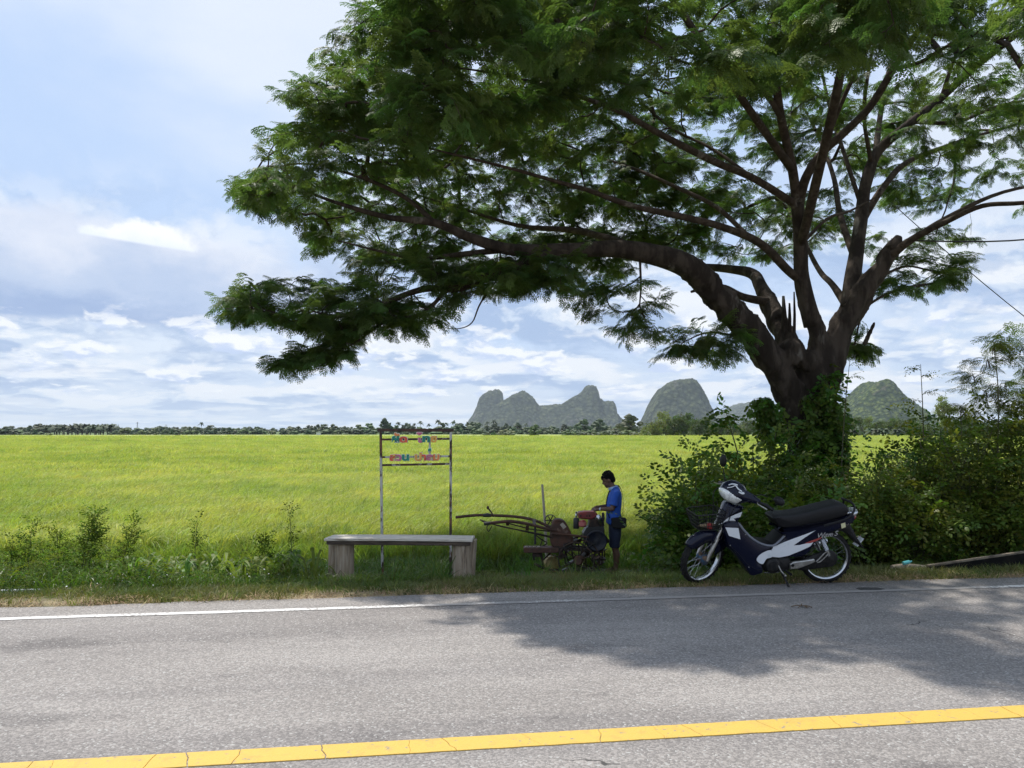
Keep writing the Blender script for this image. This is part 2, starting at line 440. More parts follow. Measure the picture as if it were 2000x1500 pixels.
# road: old pale asphalt with open stone, a slightly broken far edge
def asphalt_mat():
    m = bpy.data.materials.new('asphalt'); m.use_nodes = True; t = m.node_tree; q = NG(t); bs = t.nodes['Principled BSDF']; bs.inputs['Roughness'].default_value = 0.9
    bs.inputs['Specular IOR Level'].default_value = 0.3
    pos = t.nodes.new('ShaderNodeNewGeometry').outputs['Position']
    st = q.voronoi(pos, 95, out='Color'); sv = q.sep(st)[0]
    d = q.voronoi(pos, 95); 
    big = q.noise(q.vmath('MULTIPLY', pos, (0.35, 1.0, 1.0)), 1.3, 5, 0.6)
    a = q.mix(q.ss(big, 0.3, 0.7), (0.255, 0.236, 0.221), (0.315, 0.293, 0.275))
    x_, y_, z_ = q.sep(pos)
    sl = q.math('ADD', q.math('MULTIPLY', x_, -SA), q.math('MULTIPLY', y_, CA)); tl = q.math('ADD', q.math('MULTIPLY', x_, CA), q.math('MULTIPLY', y_, SA))
    lane = q.noise(q.comb(q.math('MULTIPLY', tl, 0.10), q.math('MULTIPLY', sl, 1.6), 0.3), 1.0, 4, 0.55)
    a = q.mix(q.ss(lane, 0.42, 0.62), a, q.mix(1.0, a, (0.84, 0.84, 0.85), 'MULTIPLY'))
    stain = q.noise(q.comb(q.math('MULTIPLY', tl, 0.55), q.math('MULTIPLY', sl, 1.1), 7.7), 1.3, 5, 0.62)
    a = q.mix(q.ss(stain, 0.58, 0.68), a, q.mix(1.0, a, (0.74, 0.74, 0.75), 'MULTIPLY'))
    a = q.mix(q.ss(sv, 0.1, 0.95), q.mix(1.0, a, (0.76, 0.76, 0.76), 'MULTIPLY'), q.mix(1.0, a, (1.23, 1.22, 1.21), 'MULTIPLY'))
    a = q.mix(q.ss(sv, 0.94, 0.98), a, (0.40, 0.39, 0.37))
    fine = q.noise(pos, 260, 3, 0.6)
    a = q.mix(q.ss(fine, 0.58, 0.70), a, (0.045, 0.043, 0.042))
    # thin healed cracks running mostly along the lane
    cr = q.voronoi(q.vmath('ADD', q.vmath('MULTIPLY', pos, (0.25, 1.0, 1.0)), q.vmath('SCALE', q.noise(pos, 3.0, 4, out=1), scale=0.5)), 1.1, 'DISTANCE_TO_EDGE')
    a = q.mix(q.math('MULTIPLY', q.ss(cr, 0.009, 0.003), q.ss(q.noise(pos, 0.8, 3), 0.55, 0.66)), a, (0.05, 0.048, 0.046))
    q.put(bs.inputs['Base Color'], a)
    b = t.nodes.new('ShaderNodeBump'); b.inputs['Strength'].default_value = 0.55; b.inputs['Distance'].default_value = 0.006
    q.put(b.inputs['Height'], q.math('ADD', q.math('MULTIPLY', d, -1.0), q.math('MULTIPLY', fine, 0.5))); q.put(bs.inputs['Normal'], b.outputs[0])
    return m
M_asph = asphalt_mat()
EDGE_S = 7.2
def edge_s(t): return EDGE_S+0.05*noise.noise(Vector((t*0.9, 3, 0)))+0.03*noise.noise(Vector((t*4, 5, 0)))-(0.0 if abs(t) < 30 else 0)
te = np.concatenate([-np.geomspace(4000, 13, 24), np.arange(-12.9, 13, 0.08), np.geomspace(13, 4000, 24)])
vv, fc = [], []
for t_ in te:
    row = [0.1, 2.0, 4.0, 5.6, edge_s(t_)-0.03, edge_s(t_)]
    for j, s_ in enumerate(row):
        X, Y = xy(t_, s_); vv.append((X, Y, 0.0 if j < 5 else -0.02))
    X, Y = xy(t_, row[-1]+0.02); vv.append((X, Y, -0.09))
n7 = 7; ii = np.arange(len(te)-1)[:, None]*n7+np.arange(n7-1)[None]
ff = np.stack([ii, ii+n7, ii+n7+1, ii+1], -1).reshape(-1, 4)
road = tag(link('road', raw_mesh('road', vv, ff, M_asph, smooth=True)), kind='structure')

M_yel = M_('yellow_paint', (0.62, 0.40, 0.075), 0.7, col2=(0.50, 0.33, 0.08), nscale=9, nlo=0.5, nhi=0.75, bump=0.4, bscale=90, col3=(0.30, 0.25, 0.16), n3=(26, 0.60, 0.70))
def worn_white():
    m = bpy.data.materials.new('worn_white_paint'); m.use_nodes = True; t = m.node_tree; q = NG(t); bs = t.nodes['Principled BSDF']; bs.inputs['Roughness'].default_value = 0.8
    pos = t.nodes.new('ShaderNodeNewGeometry').outputs['Position']
    w = q.math('ADD', q.math('MULTIPLY', q.noise(pos, 34, 5, 0.65), 0.7), q.math('MULTIPLY', q.noise(pos, 1.4, 3), 0.5))
    xx = q.sep(pos)[0]
    w = q.math('ADD', w, q.math('MULTIPLY', q.ss(xx, -2.0, -0.6), 0.085))
    w = q.math('ADD', w, q.math('MULTIPLY', q.math('MULTIPLY', q.ss(xx, 0.4, 0.9), q.ss(xx, 4.6, 4.0)), 0.16))
    q.put(bs.inputs['Base Color'], q.mix(q.ss(w, 0.60, 0.70), (0.66, 0.645, 0.62), (0.285, 0.266, 0.250)))
    return m
M_white = worn_white()
rs = random.Random(5)
# centre line: thick thermoplastic broken by cracks into separate pieces
cracks = []; t_ = -9.0
while t_ < 9.0:
    cracks.append(t_); t_ += rs.uniform(0.13, 0.42)
def crack_line(t0):
    sl = rs.uniform(-0.10, 0.03); ph = rs.uniform(0, 9)
    return [(t0+sl*(k/5)+0.013*noise.noise(Vector((k*0.9, ph, 0))), 3.695+0.155*k/5+(0.004*noise.noise(Vector((ph, k, 1))) if 0 < k < 5 else 0)) for k in range(6)]
lines_ = [crack_line(c) for c in cracks]
for i in range(len(lines_)-1):
    gap = rs.choice([0.0012, 0.0015, 0.003, 0.006])
    L0 = [(t+gap, s) for t, s in lines_[i]]; L1 = list(lines_[i+1])
    m = max(2, int((L1[0][0]-L0[0][0])/0.06)); bot = []; top = []
    for k in range(1, m):
        f = k/m
        bot.append((L0[0][0]*(1-f)+L1[0][0]*f, 3.695+0.005*noise.noise(Vector((i*3.1+k, 2, 0)))))
        top.append((L0[-1][0]*(1-f)+L1[-1][0]*f, 3.85+0.005*noise.noise(Vector((i*3.1+k, 7, 0)))))
    ring = L0[::-1]+bot+L1+top[::-1]
    mb = MB(); mb.slab(ring, lambda u, v, w: (*xy(u, v), w), [(0.0005, 0), (0.0045, 0.0), (0.0055, 0.002)])
    mb.build('yellow_line_segment', M_yel, road, smooth=False)
mb = MB()
for sgn in (-1, 1):
    mb.slab([(sgn*9.05, 3.695), (sgn*900, 3.695), (sgn*900, 3.85), (sgn*9.05, 3.85)], lambda u, v, w: (*xy(u, v), w), [(0.0005, 0), (0.0055, 0)])
mb.build('yellow_line_run', M_yel, road, smooth=False)
# thin white edge line, worn off in places
vv, fc = [], []
tw = np.concatenate([-np.geomspace(900, 13, 12), np.arange(-12.8, 12.8, 0.06), np.geomspace(13, 900, 12)])
for i, t_ in enumerate(tw):
    c = 6.735+0.015*noise.noise(Vector((t_*0.4, 9, 0)))
    for sd_ in (-1, 1):
        s_ = c+sd_*(0.042+0.010*noise.noise(Vector((t_*5, 20+sd_, 0)))); X, Y = xy(t_, s_); vv.append((X, Y, 0.004))
ff = np.array([(2*i, 2*i+2, 2*i+3, 2*i+1) for i in range(len(tw)-1)])
link('white_edge_line', raw_mesh('white_edge_line', vv, ff, M_white), road)
# black tar patch beyond the rear wheel
M_tar = M_('tar', (0.035, 0.034, 0.034), 0.75, col2=(0.07, 0.068, 0.066), nscale=30, bump=0.5, bscale=80)
c = P(1700, 1147, 7.38); pts = [(c.x+0.125*math.cos(a)*(1+0.12*math.sin(3*a+1)), c.y+0.085*math.sin(a)*(1+0.15*math.cos(2*a))) for a in np.linspace(0, 2*PI, 28, endpoint=False)]
mb = MB(); mb.slab(pts, lambda u, v, w: (u, v, w), [(0.0005, 0), (0.003, 0), (0.005, 0.02)]); mb.build('tar_patch', M_tar, road)

# ---- rice
M_rice = M_('rice_leaf', (0.345, 0.425, 0.080), 0.5, col2=(0.455, 0.495, 0.115), nscale=0.35, coords='Position', trans=(1.25, 1.25, 0.8), tmix=0.45, rand=0.34, col3=(0.28, 0.37, 0.06), n3=(0.11, 0.47, 0.62), spec=0.35)
def rice_sheet_mat():
    m = bpy.data.materials.new('rice_canopy'); m.use_nodes = True; t = m.node_tree; q = NG(t); bs = t.nodes['Principled BSDF']; bs.inputs['Roughness'].default_value = 0.7
    pos = t.nodes.new('ShaderNodeNewGeometry').outputs['Position']
    a = q.mix(q.ss(q.noise(pos, 0.9, 6, 0.65), 0.35, 0.68), (0.235, 0.33, 0.06), (0.36, 0.44, 0.10))
    a = q.mix(q.ss(q.noise(q.vmath('MULTIPLY', pos, (0.018, 0.045, 0)), 1.0, 4), 0.50, 0.60), a, (0.21, 0.31, 0.055))
    x_, y_, z_ = q.sep(pos)
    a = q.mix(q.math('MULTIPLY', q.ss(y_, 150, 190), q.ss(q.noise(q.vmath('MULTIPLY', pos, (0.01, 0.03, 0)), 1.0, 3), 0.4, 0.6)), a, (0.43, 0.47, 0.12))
    q.put(bs.inputs['Base Color'], a)
    b = t.nodes.new('ShaderNodeBump'); b.inputs['Strength'].default_value = 1.0; b.inputs['Distance'].default_value = 0.25
    q.put(b.inputs['Height'], q.noise(pos, 3.2, 5, 0.7)); q.put(bs.inputs['Normal'], b.outputs[0])
    return m
M_rsheet = rice_sheet_mat()
FIELD0, FIELD1 = 14.3, 372.0
rs_ = np.random.RandomState(3)
sa = np.concatenate([[FIELD0+0.3], np.arange(15.5, 60, 0.9), np.geomspace(60, FIELD1, 60)]); ta = np.concatenate([-np.geomspace(900, 60, 16), np.linspace(-58, 62, 140), np.geomspace(64, 900, 16)])
vv = []
for i, s_ in enumerate(sa):
    for t_ in ta:
        X, Y = xy(t_, s_)
        vv.append((X, Y, -0.62+0.06*noise.noise(Vector((X*0.25, Y*0.25, 0)))+0.04*noise.noise(Vector((X*1.1, Y*1.1, 4)))+(0.16 if s_ > 95 else 0.16*max(0, (s_-60)/35))-(0.25 if i == 0 else 0)))
nt = len(ta); ii = np.arange(len(sa)-1)[:, None]*nt+np.arange(nt-1)[None]
ff = np.stack([ii, ii+1, ii+nt+1, ii+nt], -1).reshape(-1, 4)
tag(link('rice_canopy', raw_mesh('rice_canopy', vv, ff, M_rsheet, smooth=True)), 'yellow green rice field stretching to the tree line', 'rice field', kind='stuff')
rice_src = [blade_mesh('rice_tuft', 20, 0.52, 0.13, 0.015, 0.75, M_rice, 11+k, 4, 0.75, (0.22, 0.0)) for k in range(4)]
rice_far = [blade_mesh('rice_clump', 36, 0.46, 0.42, 0.032, 0.7, M_rice, 31+k, 3, 0.65, (0.2, 0.0)) for k in range(3)]
def field_pts(y0, y1, dens, mx, seed, power=1.0):
    r = np.random.RandomState(seed); n = int(dens*mx*2*0.5*(y1*y1-y0*y0)/1.0*0.5*2/2) if False else int(dens*(mx*(y1*y1-y0*y0)))
    Y = np.sqrt(r.uniform(y0*y0, y1*y1, n)); X = Y*r.uniform(-mx, mx, n)
    t = X*CA+Y*SA; s = -X*SA+Y*CA
    k = s > FIELD0+0.25; return X[k], Y[k], r
def rice_scatter(name, y0, y1, dens, srcs, z, smin, smax, seed):
    X, Y, r = field_pts(y0, y1, dens, 0.80, seed); n = len(X)
    Z = np.array([z+0.06*noise.noise(Vector((a*0.25, b*0.25, 0))) for a, b in zip(X, Y)])
    rot = np.stack([r.normal(0, 0.10, n), r.normal(0.05, 0.10, n), r.normal(0, 0.7, n)], 1)
    big = np.array([noise.noise(Vector((a*0.5, b*0.9, 3))) for a, b in zip(X, Y)])
    sc = r.uniform(smin, smax, n)*(1+0.16*big)
    return tag(scatter(name, np.stack([X, Y, Z], 1), rot, sc, srcs, seed=seed), 'dense rice plants of the field behind the verge', 'rice')
rice_scatter('rice_plants', 12.5, 34, 36, rice_src, -0.64, 0.8, 1.15, 1)
rice_scatter('rice_plants', 34, 62, 9, rice_far, -0.62, 0.8, 1.2, 2)
rice_scatter('rice_plants', 62, 125, 2.6, rice_far, -0.56, 1.0, 1.6, 3)
rice_scatter('rice_plants', 125, 230, 0.8, rice_far, -0.50, 1.4, 2.2, 4)
# the field's front row stands free above the ditch
r = np.random.RandomState(8); n = 2600; t_ = r.uniform(-13, 13, n); s_ = FIELD0+r.uniform(-0.5, 0.7, n)
X, Y = t_*CA-s_*SA, t_*SA+s_*CA
M_riceD = M_('rice_leaf_edge', (0.23, 0.33, 0.05), 0.45, trans=(1.2, 1.25, 0.8), tmix=0.42, rand=0.4)
rice_edge = [blade_mesh('edge_tuft', 20, 0.68, 0.12, 0.015, 0.6, M_riceD, 51+k, 4, 0.6, (0.15, -0.12)) for k in range(3)]
tag(scatter('rice_plants', np.stack([X, Y, np.full(n, -0.97)], 1), np.stack([r.normal(0, .1, n), r.normal(0, .1, n), r.uniform(0, 6.28, n)], 1), r.uniform(0.75, 1.15, n), rice_edge, seed=4), 'taller green rice along the ditch at the field front', 'rice')

# ---- verge grass 
M_grass = M_('verge_grass', (0.085, 0.135, 0.022), 0.5, trans=(1.2, 1.3, 0.8), tmix=0.4, rand=0.6, col2=(0.15, 0.16, 0.045), nscale=0.9, coords='Position')
M_straw = M_('dry_straw', (0.38, 0.29, 0.14), 0.8, rand=0.5)
M_lush = M_('lush_grass', (0.085, 0.155, 0.022), 0.45, trans=(1.2, 1.35, 0.7), tmix=0.42, rand=0.5)
short = [blade_mesh('short_grass', 22, 0.085, 0.08, 0.006, 0.9, M_grass, 71+k, 2, 0.3) for k in range(3)]
tall = [blade_mesh('long_grass', 20, 0.36, 0.13, 0.012, 0.8, M_lush, 81+k, 4, 0.45) for k in range(3)]
straw = [blade_mesh('straw', 7, 0.07, 0.06, 0.004, 2.6, M_straw, 91+k, 2, 0.42) for k in range(3)]
def band(n, s0, s1, t0, t1, seed, keep=None):
    r = np.random.RandomState(seed); t = r.uniform(t0, t1, n); s = r.uniform(s0, s1, n)
    X, Y = t*CA-s*SA, t*SA+s*CA
    if keep is not None:
        k = np.array([keep(a, b, c, d, r.rand()) for a, b, c, d in zip(X, Y, t, s)]); X, Y = X[k], Y[k]
    Z = np.array([gz(a, b) for a, b in zip(X, Y)]); n = len(X)
    return np.stack([X, Y, Z], 1), np.stack([r.normal(0, .12, n), r.normal(0, .12, n), r.uniform(0, 6.28, n)], 1), r
def worn(x, y, t, s, u):                    # bare sandy edge far left, trampled soil round the tiller
    if s < 7.55 and noise.noise(Vector((t*0.9, s*2, 0)))*0.9+0.15 < u-0.35: return False
    if t < -2.6 and 7.2 < s < 8.1 and u < 0.30+0.7*(noise.noise(Vector((t*0.8, s*1.5, 3)))>-0.1)*(0.8 if t < -4.2 else .55): return False
    return not (0.0 < x < 3.0 and 10.9 < y < 13.0 and u < 0.72)
p_, r3, r = band(11000, 7.22, 9.4, -9.5, 12, 1, worn); tag(scatter('verge_grass', p_, r3, r.uniform(0.6, 1.35, len(p_)), short, seed=1), 'short grass on the roadside verge', 'grass')
p_, r3, r = band(9000, 9.2, 13.0, -10, 14, 2, worn); hs = r.uniform(0.9, 2.2, len(p_)); hs[(p_[:, 0] > -1.0) & (p_[:, 0] < 2.5)] *= .5; tag(scatter('verge_grass', p_, r3, hs, short, seed=2), 'short grass sloping down to the ditch', 'grass')
def lushk(x, y, t, s, u):
    if -0.9 < x < 2.9 and 10.9 < y < 13.1: return u < 0.05
    if -0.9 < x < 2.6 and 9.0 < y <= 10.9: return u < 0.06
    if x < -2.0 and 8.7 < s < 9.6: return u < 0.5
    if s < 9.3: return u < 0.12 and not (1.0 < x < 3.6)
    if s < 10.5: return u < 0.55
    return True
p_, r3, r = band(5200, 8.5, 14.0, -10, 14, 3, lushk); tag(scatter('long_grass', p_, r3, r.uniform(0.55, 1.25, len(p_)), tall, seed=3), 'long lush grass on the slope behind the bench', 'grass')
p_, r3, r = band(5200, 7.17, 7.5, -9, 11, 4, lambda x, y, t, s, u: u < 0.25+0.9*max(0, noise.noise(Vector((t*1.2, 4, 0)))+0.25) and s < 7.22+0.3*u+0.12)
p_[:, 2] += 0.008; tag(scatter('dry_straw', p_, r3, r.uniform(0.6, 1.3, len(p_)), straw, seed=4), 'dry straw along the asphalt edge', 'straw')
p_, r3, r = band(2200, 7.5, 9.2, -9, 12, 5); tag(scatter('dry_straw', p_, r3, r.uniform(0.5, 1.2, len(p_)), straw, seed=5), 'dead blades lying in the verge grass', 'straw')

p_, r3, r = band(260, 8.45, 8.85, -2.6, 0.2, 31); tag(scatter('long_grass', p_, r3, r.uniform(0.32, 0.62, len(p_)), tall, seed=31), 'longer grass growing round the feet of the bench', 'grass')
# ------------------------------------------------------------------ the big rain tree
M_bark = M_('bark', (0.034, 0.026, 0.021), 0.95, spec=.2, col2=(0.078, 0.061, 0.049), nscale=5, bump=1.0, bscale=26, stretch=(1, 1, 0.35), coords='Position', col3=(0.19, 0.17, 0.145), n3=(3.2, 0.60, 0.72))
M_limb = M_('limb_bark', (0.048, 0.035, 0.026), 0.92, spec=.2, col2=(0.085, 0.064, 0.048), nscale=9, bump=0.8, bscale=40, coords='Position', col3=(0.20, 0.18, 0.155), n3=(2.6, 0.60, 0.72))
M_leaf = M_('rain_tree_leaf', (0.095, 0.155, 0.044), 0.5, trans=(1.25, 1.35, 0.7), tmix=0.48, rand=0.42, spec=0.3)
tree = empty('rain_tree', G(1583, 1100, 14.0), label='huge spreading rain tree leaning over the parked motorbike', cat='tree')
TB = tree.location.copy()
def L3(*pts): return [(*P(a, b, c), r*(0.88 if r > .2 else 0.78)) for a, b, c, r in pts]
LIMBS = {
 'trunk': L3((1590, 1125, 14, .80), (1588, 1060, 14, .62), (1585, 980, 14, .52), (1583, 900, 14, .48), (1584, 830, 14, .46), (1592, 770, 14, .40), (1600, 715, 14, .40), (1605, 690, 14, .34)),
 'L1': L3((1568, 850, 14, .34), (1543, 765, 13.9, .33), (1495, 690, 13.7, .305), (1440, 622, 13.5, .285), (1388, 562, 13.3, .265), (1340, 520, 13.1, .235), (1275, 497, 12.9, .205), (1200, 486, 12.7, .19), (1100, 489, 12.5, .15), (1000, 488, 12.3, .125), (920, 465, 12.1, .105), (850, 435, 12.0, .085), (760, 425, 11.8, .06), (670, 400, 11.7, .04), (600, 375, 11.6, .025)),
 'L1b': L3((1110, 492, 12.5, .12), (1050, 505, 12.3, .105), (975, 532, 12.1, .095), (900, 562, 12.0, .085), (825, 565, 11.8, .065), (740, 595, 11.7, .048), (660, 618, 11.6, .035), (560, 618, 11.5, .024), (480, 600, 11.45, .014), (440, 603, 11.4, .008)),
 'L1c': L3((895, 564, 12.0, .05), (868, 572, 11.9, .045), (825, 612, 11.7, .038), (750, 630, 11.6, .03), (690, 672, 11.5, .022), (600, 710, 11.4, .014), (540, 722, 11.35, .007)),
 'L1d': L3((1000, 486, 12.3, .075), (900, 497, 12.6, .06), (820, 505, 12.8, .045), (740, 490, 13.0, .03), (660, 470, 13.1, .015)),
 'L1e': L3((850, 436, 12.0, .06), (790, 385, 12.2, .05), (700, 345, 12.4, .035), (600, 320, 12.6, .022), (520, 330, 12.7, .01)),
 'L1f': L3((1270, 497, 12.9, .10), (1200, 470, 13.6, .09), (1120, 450, 14.4, .075), (1010, 440, 15.2, .055), (880, 400, 16, .035), (780, 370, 16.5, .02)),
 'C1': L3((1612, 735, 14, .30), (1600, 670, 13.9, .23), (1580, 610, 13.8, .195), (1567, 545, 13.7, .175), (1563, 475, 13.5, .16), (1555, 395, 13.3, .145)),
 'C1a': L3((1556, 400, 13.3, .115), (1545, 325, 13.0, .10), (1525, 225, 12.5, .09), (1510, 145, 12.0, .08), (1475, 85, 11.6, .06), (1440, 20, 11.1, .05), (1400, -70, 10.6, .035), (1360, -160, 10.2, .02)),
 'C1a2': L3((1510, 150, 12.0, .06), (1512, 60, 11.6, .05), (1525, -20, 11.2, .04), (1540, -130, 10.6, .02)),
 'C1b': L3((1558, 400, 13.3, .12), (1572, 350, 13.1, .105), (1602, 303, 12.9, .095), (1655, 253, 12.6, .088), (1700, 208, 12.4, .08), (1745, 135, 12.0, .07), (1790, 65, 11.6, .06), (1840, 5, 11.2, .05), (1900, -90, 10.6, .03)),
 'C1c': L3((1555, 405, 13.3, .10), (1538, 390, 13.2, .09), (1470, 348, 12.8, .08), (1400, 318, 12.3, .075), (1300, 268, 11.7, .062), (1255, 243, 11.4, .055), (1200, 213, 11.1, .048), (1120, 185, 10.8, .038), (1000, 150, 10.4, .025), (880, 130, 10.1, .012)),
 'C1d': L3((1562, 545, 13.7, .11), (1540, 528, 13.6, .10), (1500, 488, 13.3, .092), (1463, 463, 13.0, .086), (1400, 440, 12.6, .08), (1325, 421, 12.2, .07), (1250, 406, 11.8, .06), (1200, 391, 11.5, .053), (1150, 372, 11.3, .047), (1100, 358, 11.1, .04), (1000, 330, 10.8, .03), (880, 300, 10.5, .02), (760, 270, 10.2, .01)),
 'C1e': L3((1528, 235, 12.5, .065), (1495, 183, 12.2, .06), (1425, 135, 11.6, .055), (1370, 108, 11.2, .05), (1325, 80, 10.9, .044), (1265, 40, 10.5, .038), (1200, 5, 10.1, .03), (1080, -60, 9.5, .015)),
 'C1f': L3((1463, 463, 13.0, .06), (1400, 405, 13.6, .055), (1330, 370, 14.2, .05), (1240, 330, 15, .04), (1150, 300, 15.8, .03), (1020, 250, 16.6, .015)),
 'R1': L3((1612, 735, 14, .32), (1640, 655, 14, .29), (1680, 580, 13.9, .255), (1718, 525, 13.8, .21), (1745, 482, 13.7, .17), (1755, 462, 13.7, .08)),
 'R1a': L3((1735, 500, 13.7, .10), (1790, 462, 13.4, .08), (1850, 432, 13.0, .065), (1920, 402, 12.6, .055), (2000, 396, 12.2, .045), (2120, 380, 11.8, .03), (2250, 350, 11.4, .015)),
 'R1b': L3((1730, 510, 13.8, .085), (1780, 470, 14.2, .07), (1850, 425, 14.6, .06), (1960, 375, 15.0, .045), (2100, 350, 15.4, .03), (2250, 330, 15.8, .015)),
 'R2': L3((1660, 620, 13.95, .22), (1662, 555, 14.1, .20), (1672, 490, 14.3, .175), (1685, 400, 14.5, .15), (1695, 340, 14.6, .13), (1717, 292, 14.6, .12), (1775, 243, 14.4, .105), (1840, 190, 14.2, .09), (1900, 135, 13.8, .08), (1950, 95, 13.5, .07), (2020, 40, 13.0, .055), (2120, -40, 12.4, .035)),
 'R2a': L3((1688, 425, 14.5, .09), (1728, 362, 14.9, .08), (1770, 318, 15.3, .07), (1850, 285, 15.9, .055), (1960, 250, 16.6, .035), (2080, 220, 17.2, .015)),
 'R2b': L3((1690, 380, 14.5, .10), (1710, 300, 15.2, .085), (1720, 220, 15.8, .07), (1735, 140, 16.4, .055), (1770, 60, 17, .035), (1800, -10, 17.5, .02)),
 'R2c': L3((1668, 500, 14.3, .09), (1640, 420, 15.4, .08), (1630, 350, 16.3, .065), (1600, 270, 17.4, .045), (1570, 210, 18.2, .02)),
 'R3': L3((1655, 600, 13.9, .10), (1625, 555, 14.8, .08), (1602, 530, 15.6, .07), (1570, 470, 17, .055), (1540, 410, 18.5, .03)),
 'B1': L3((1585, 770, 14.1, .30), (1545, 690, 14.4, .27), (1520, 630, 14.8, .225), (1488, 565, 15.3, .18), (1470, 535, 15.8, .15), (1420, 525, 16.5, .12), (1330, 515, 17.3, .085), (1230, 480, 18.2, .055), (1120, 440, 19, .03)),
 'B2': L3((1500, 590, 15.0, .12), (1450, 580, 14.9, .10), (1415, 562, 14.8, .08), (1385, 560, 14.7, .06), (1350, 570, 14.6, .03)),
 'E1': L3((1604, 302, 12.9, .055), (1645, 200, 12.4, .048), (1690, 100, 11.9, .04), (1722, 0, 11.4, .03), (1745, -100, 10.9, .015)),
 'E3': L3((1684, 405, 14.5, .06), (1648, 300, 14.9, .052), (1618, 200, 15.3, .042), (1600, 100, 15.7, .03), (1590, 0, 16, .015)),
 'E4': L3((1702, 325, 14.6, .055), (1688, 230, 14.2, .047), (1698, 130, 13.7, .038), (1722, 20, 13.2, .025), (1740, -60, 12.9, .012)),
 'E5': L3((1785, 238, 14.4, .055), (1870, 238, 14.7, .047), (1955, 205, 15, .036), (2050, 190, 15.3, .015)),
 'E6': L3((1840, 190, 14.2, .055), (1862, 120, 13.9, .045), (1892, 45, 13.5, .033), (1912, -40, 13.1, .015)),
 'E7': L3((1745, 135, 12.0, .045), (1800, 120, 11.6, .038), (1870, 80, 11.2, .03), (1960, 60, 10.8, .015)),
 'E8': L3((1562, 480, 13.5, .045), (1615, 428, 13.9, .036), (1660, 412, 14.2, .028), (1720, 380, 14.6, .012)),
 'E9': L3((1470, 348, 12.8, .045), (1390, 290, 13.4, .038), (1310, 250, 14, .03), (1230, 180, 14.6, .012)),
 'F1': L3((1563, 480, 13.5, .11), (1600, 330, 12.4, .10), (1640, 150, 11.2, .085), (1680, -60, 10.0, .06), (1720, -330, 8.9, .03)),
 'F2': L3((1545, 330, 13.0, .09), (1440, 180, 11.8, .075), (1300, -20, 10.3, .055), (1150, -240, 9.0, .03)),
 'D1': L3((985, 528, 12.1, .022), (940, 590, 12.0, .018), (922, 630, 11.95, .013), (895, 642, 11.9, .009), (865, 640, 11.9, .005)),
 'D2': L3((1250, 505, 12.8, .028), (1252, 560, 12.6, .022), (1250, 600, 12.5, .016), (1262, 630, 12.45, .01), (1255, 665, 12.4, .005)),
 'D3': L3((1475, 670, 13.8, .03), (1430, 655, 13.5, .026), (1380, 650, 13.2, .02), (1335, 668, 13.0, .01)),
 'D4': L3((1675, 610, 14.2, .035), (1730, 575, 14.8, .03), (1790, 560, 15.3, .02), (1860, 550, 15.8, .008)),
 'D5': L3((1710, 545, 14.1, .035), (1770, 520, 15, .03), (1830, 530, 15.6, .02), (1885, 520, 16, .008)),
}
THICK = {'trunk', 'L1', 'C1', 'R1', 'B1', 'R2'}
nodes, ndir, par, nrad, chains = [], [], [], [], {}
for nm, pl in LIMBS.items():
    sm = smooth_poly(pl, 5); chains[nm] = sm
    for i, p in enumerate(sm):
        nodes.append(p[:3]); nrad.append(p[3]); q_ = sm[min(i+1, len(sm)-1)]; q0 = sm[max(i-1, 0)]
        d = Vector(q_[:3])-Vector(q0[:3]); ndir.append(tuple(d.normalized()))
n_limb = len(nodes)
# trunk and the feet of the limbs fused into one skin
mb = MB()
def wob(sm, lo, hi, amp):
    pts, rr = [], []
    for p in sm[lo:hi]:
        v = Vector(p[:3]); pts.append(v+Vector((noise.noise(v*1.1), noise.noise(v*1.1+Vector((7, 0, 0))), 0))*amp*p[3]); rr.append(p[3]*(1+0.10*noise.noise(v*2.0)))
    return pts, rr
cutoff = {'trunk': None, 'L1': 29, 'C1': 16, 'R1': 27, 'B1': 18, 'R2': 9}
for nm, c in cutoff.items():
    pts, rr = wob(chains[nm], 0, c, 0.12)
    if c: rr[-4:] = [a_*b_ for a_, b_ in zip(rr[-4:], (.97, .88, .72, .45))]
    mb.tube(pts, rr, 14)
for a_ in np.linspace(0, 2*PI, 7, endpoint=False):                      # root flare
    d = Vector((math.cos(a_), math.sin(a_), 0)); b0 = TB+Vector((0, 0, 0.75))
    mb.tube([b0+d*0.30, b0+d*0.62-Vector((0, 0, .45)), b0+d*1.0-Vector((0, 0, .85))], [0.30, 0.24, 0.12], 10)
kc = P(1552, 688, 13.62)                                               # healed branch hole facing the road
mb.lathe([(0.10+0.065*math.cos(a_), 0.07*math.sin(a_)) for a_ in np.linspace(0, 2*PI, 10, endpoint=False)], 18, Matrix.Translation(kc) @ Euler((R(78), 0, R(12))).to_matrix().to_4x4() @ Matrix.Diagonal((1.0, 1.55, 1.0, 1)), closed=True)
mb.ball(P(1550, 690, 13.85), (.26, .2, .33)); mb.ball(P(1648, 702, 13.78), (.10, .10, .17)); mb.ball(P(1580, 705, 13.75), (.22, .15, .2))
for a_, b_, c_, d_, r_ in ((1685, 650, 1708, 628, .05),):
    p, q_ = P(a_, b_+25, 14.2 if a_ < 1600 else 13.9), P(c_, d_, 14.2 if a_ < 1600 else 13.8); mb.tube([p, (p+q_)/2, q_], [r_*1.6, r_*1.2, r_*0.7], 7)
o = mb.build('trunk', M_bark, None)
md = o.modifiers.new('rm', 'REMESH'); md.mode = 'VOXEL'; md.voxel_size = 0.032
md = o.modifiers.new('sm', 'SMOOTH'); md.iterations = 4; md.factor = 0.6
dg = bpy.context.evaluated_depsgraph_get(); me = bpy.data.meshes.new_from_object(o.evaluated_get(dg)); bpy.data.objects.remove(o)
co = np.empty(len(me.vertices)*3, np.float32); me.vertices.foreach_get('co', co); co = co.reshape(-1, 3)
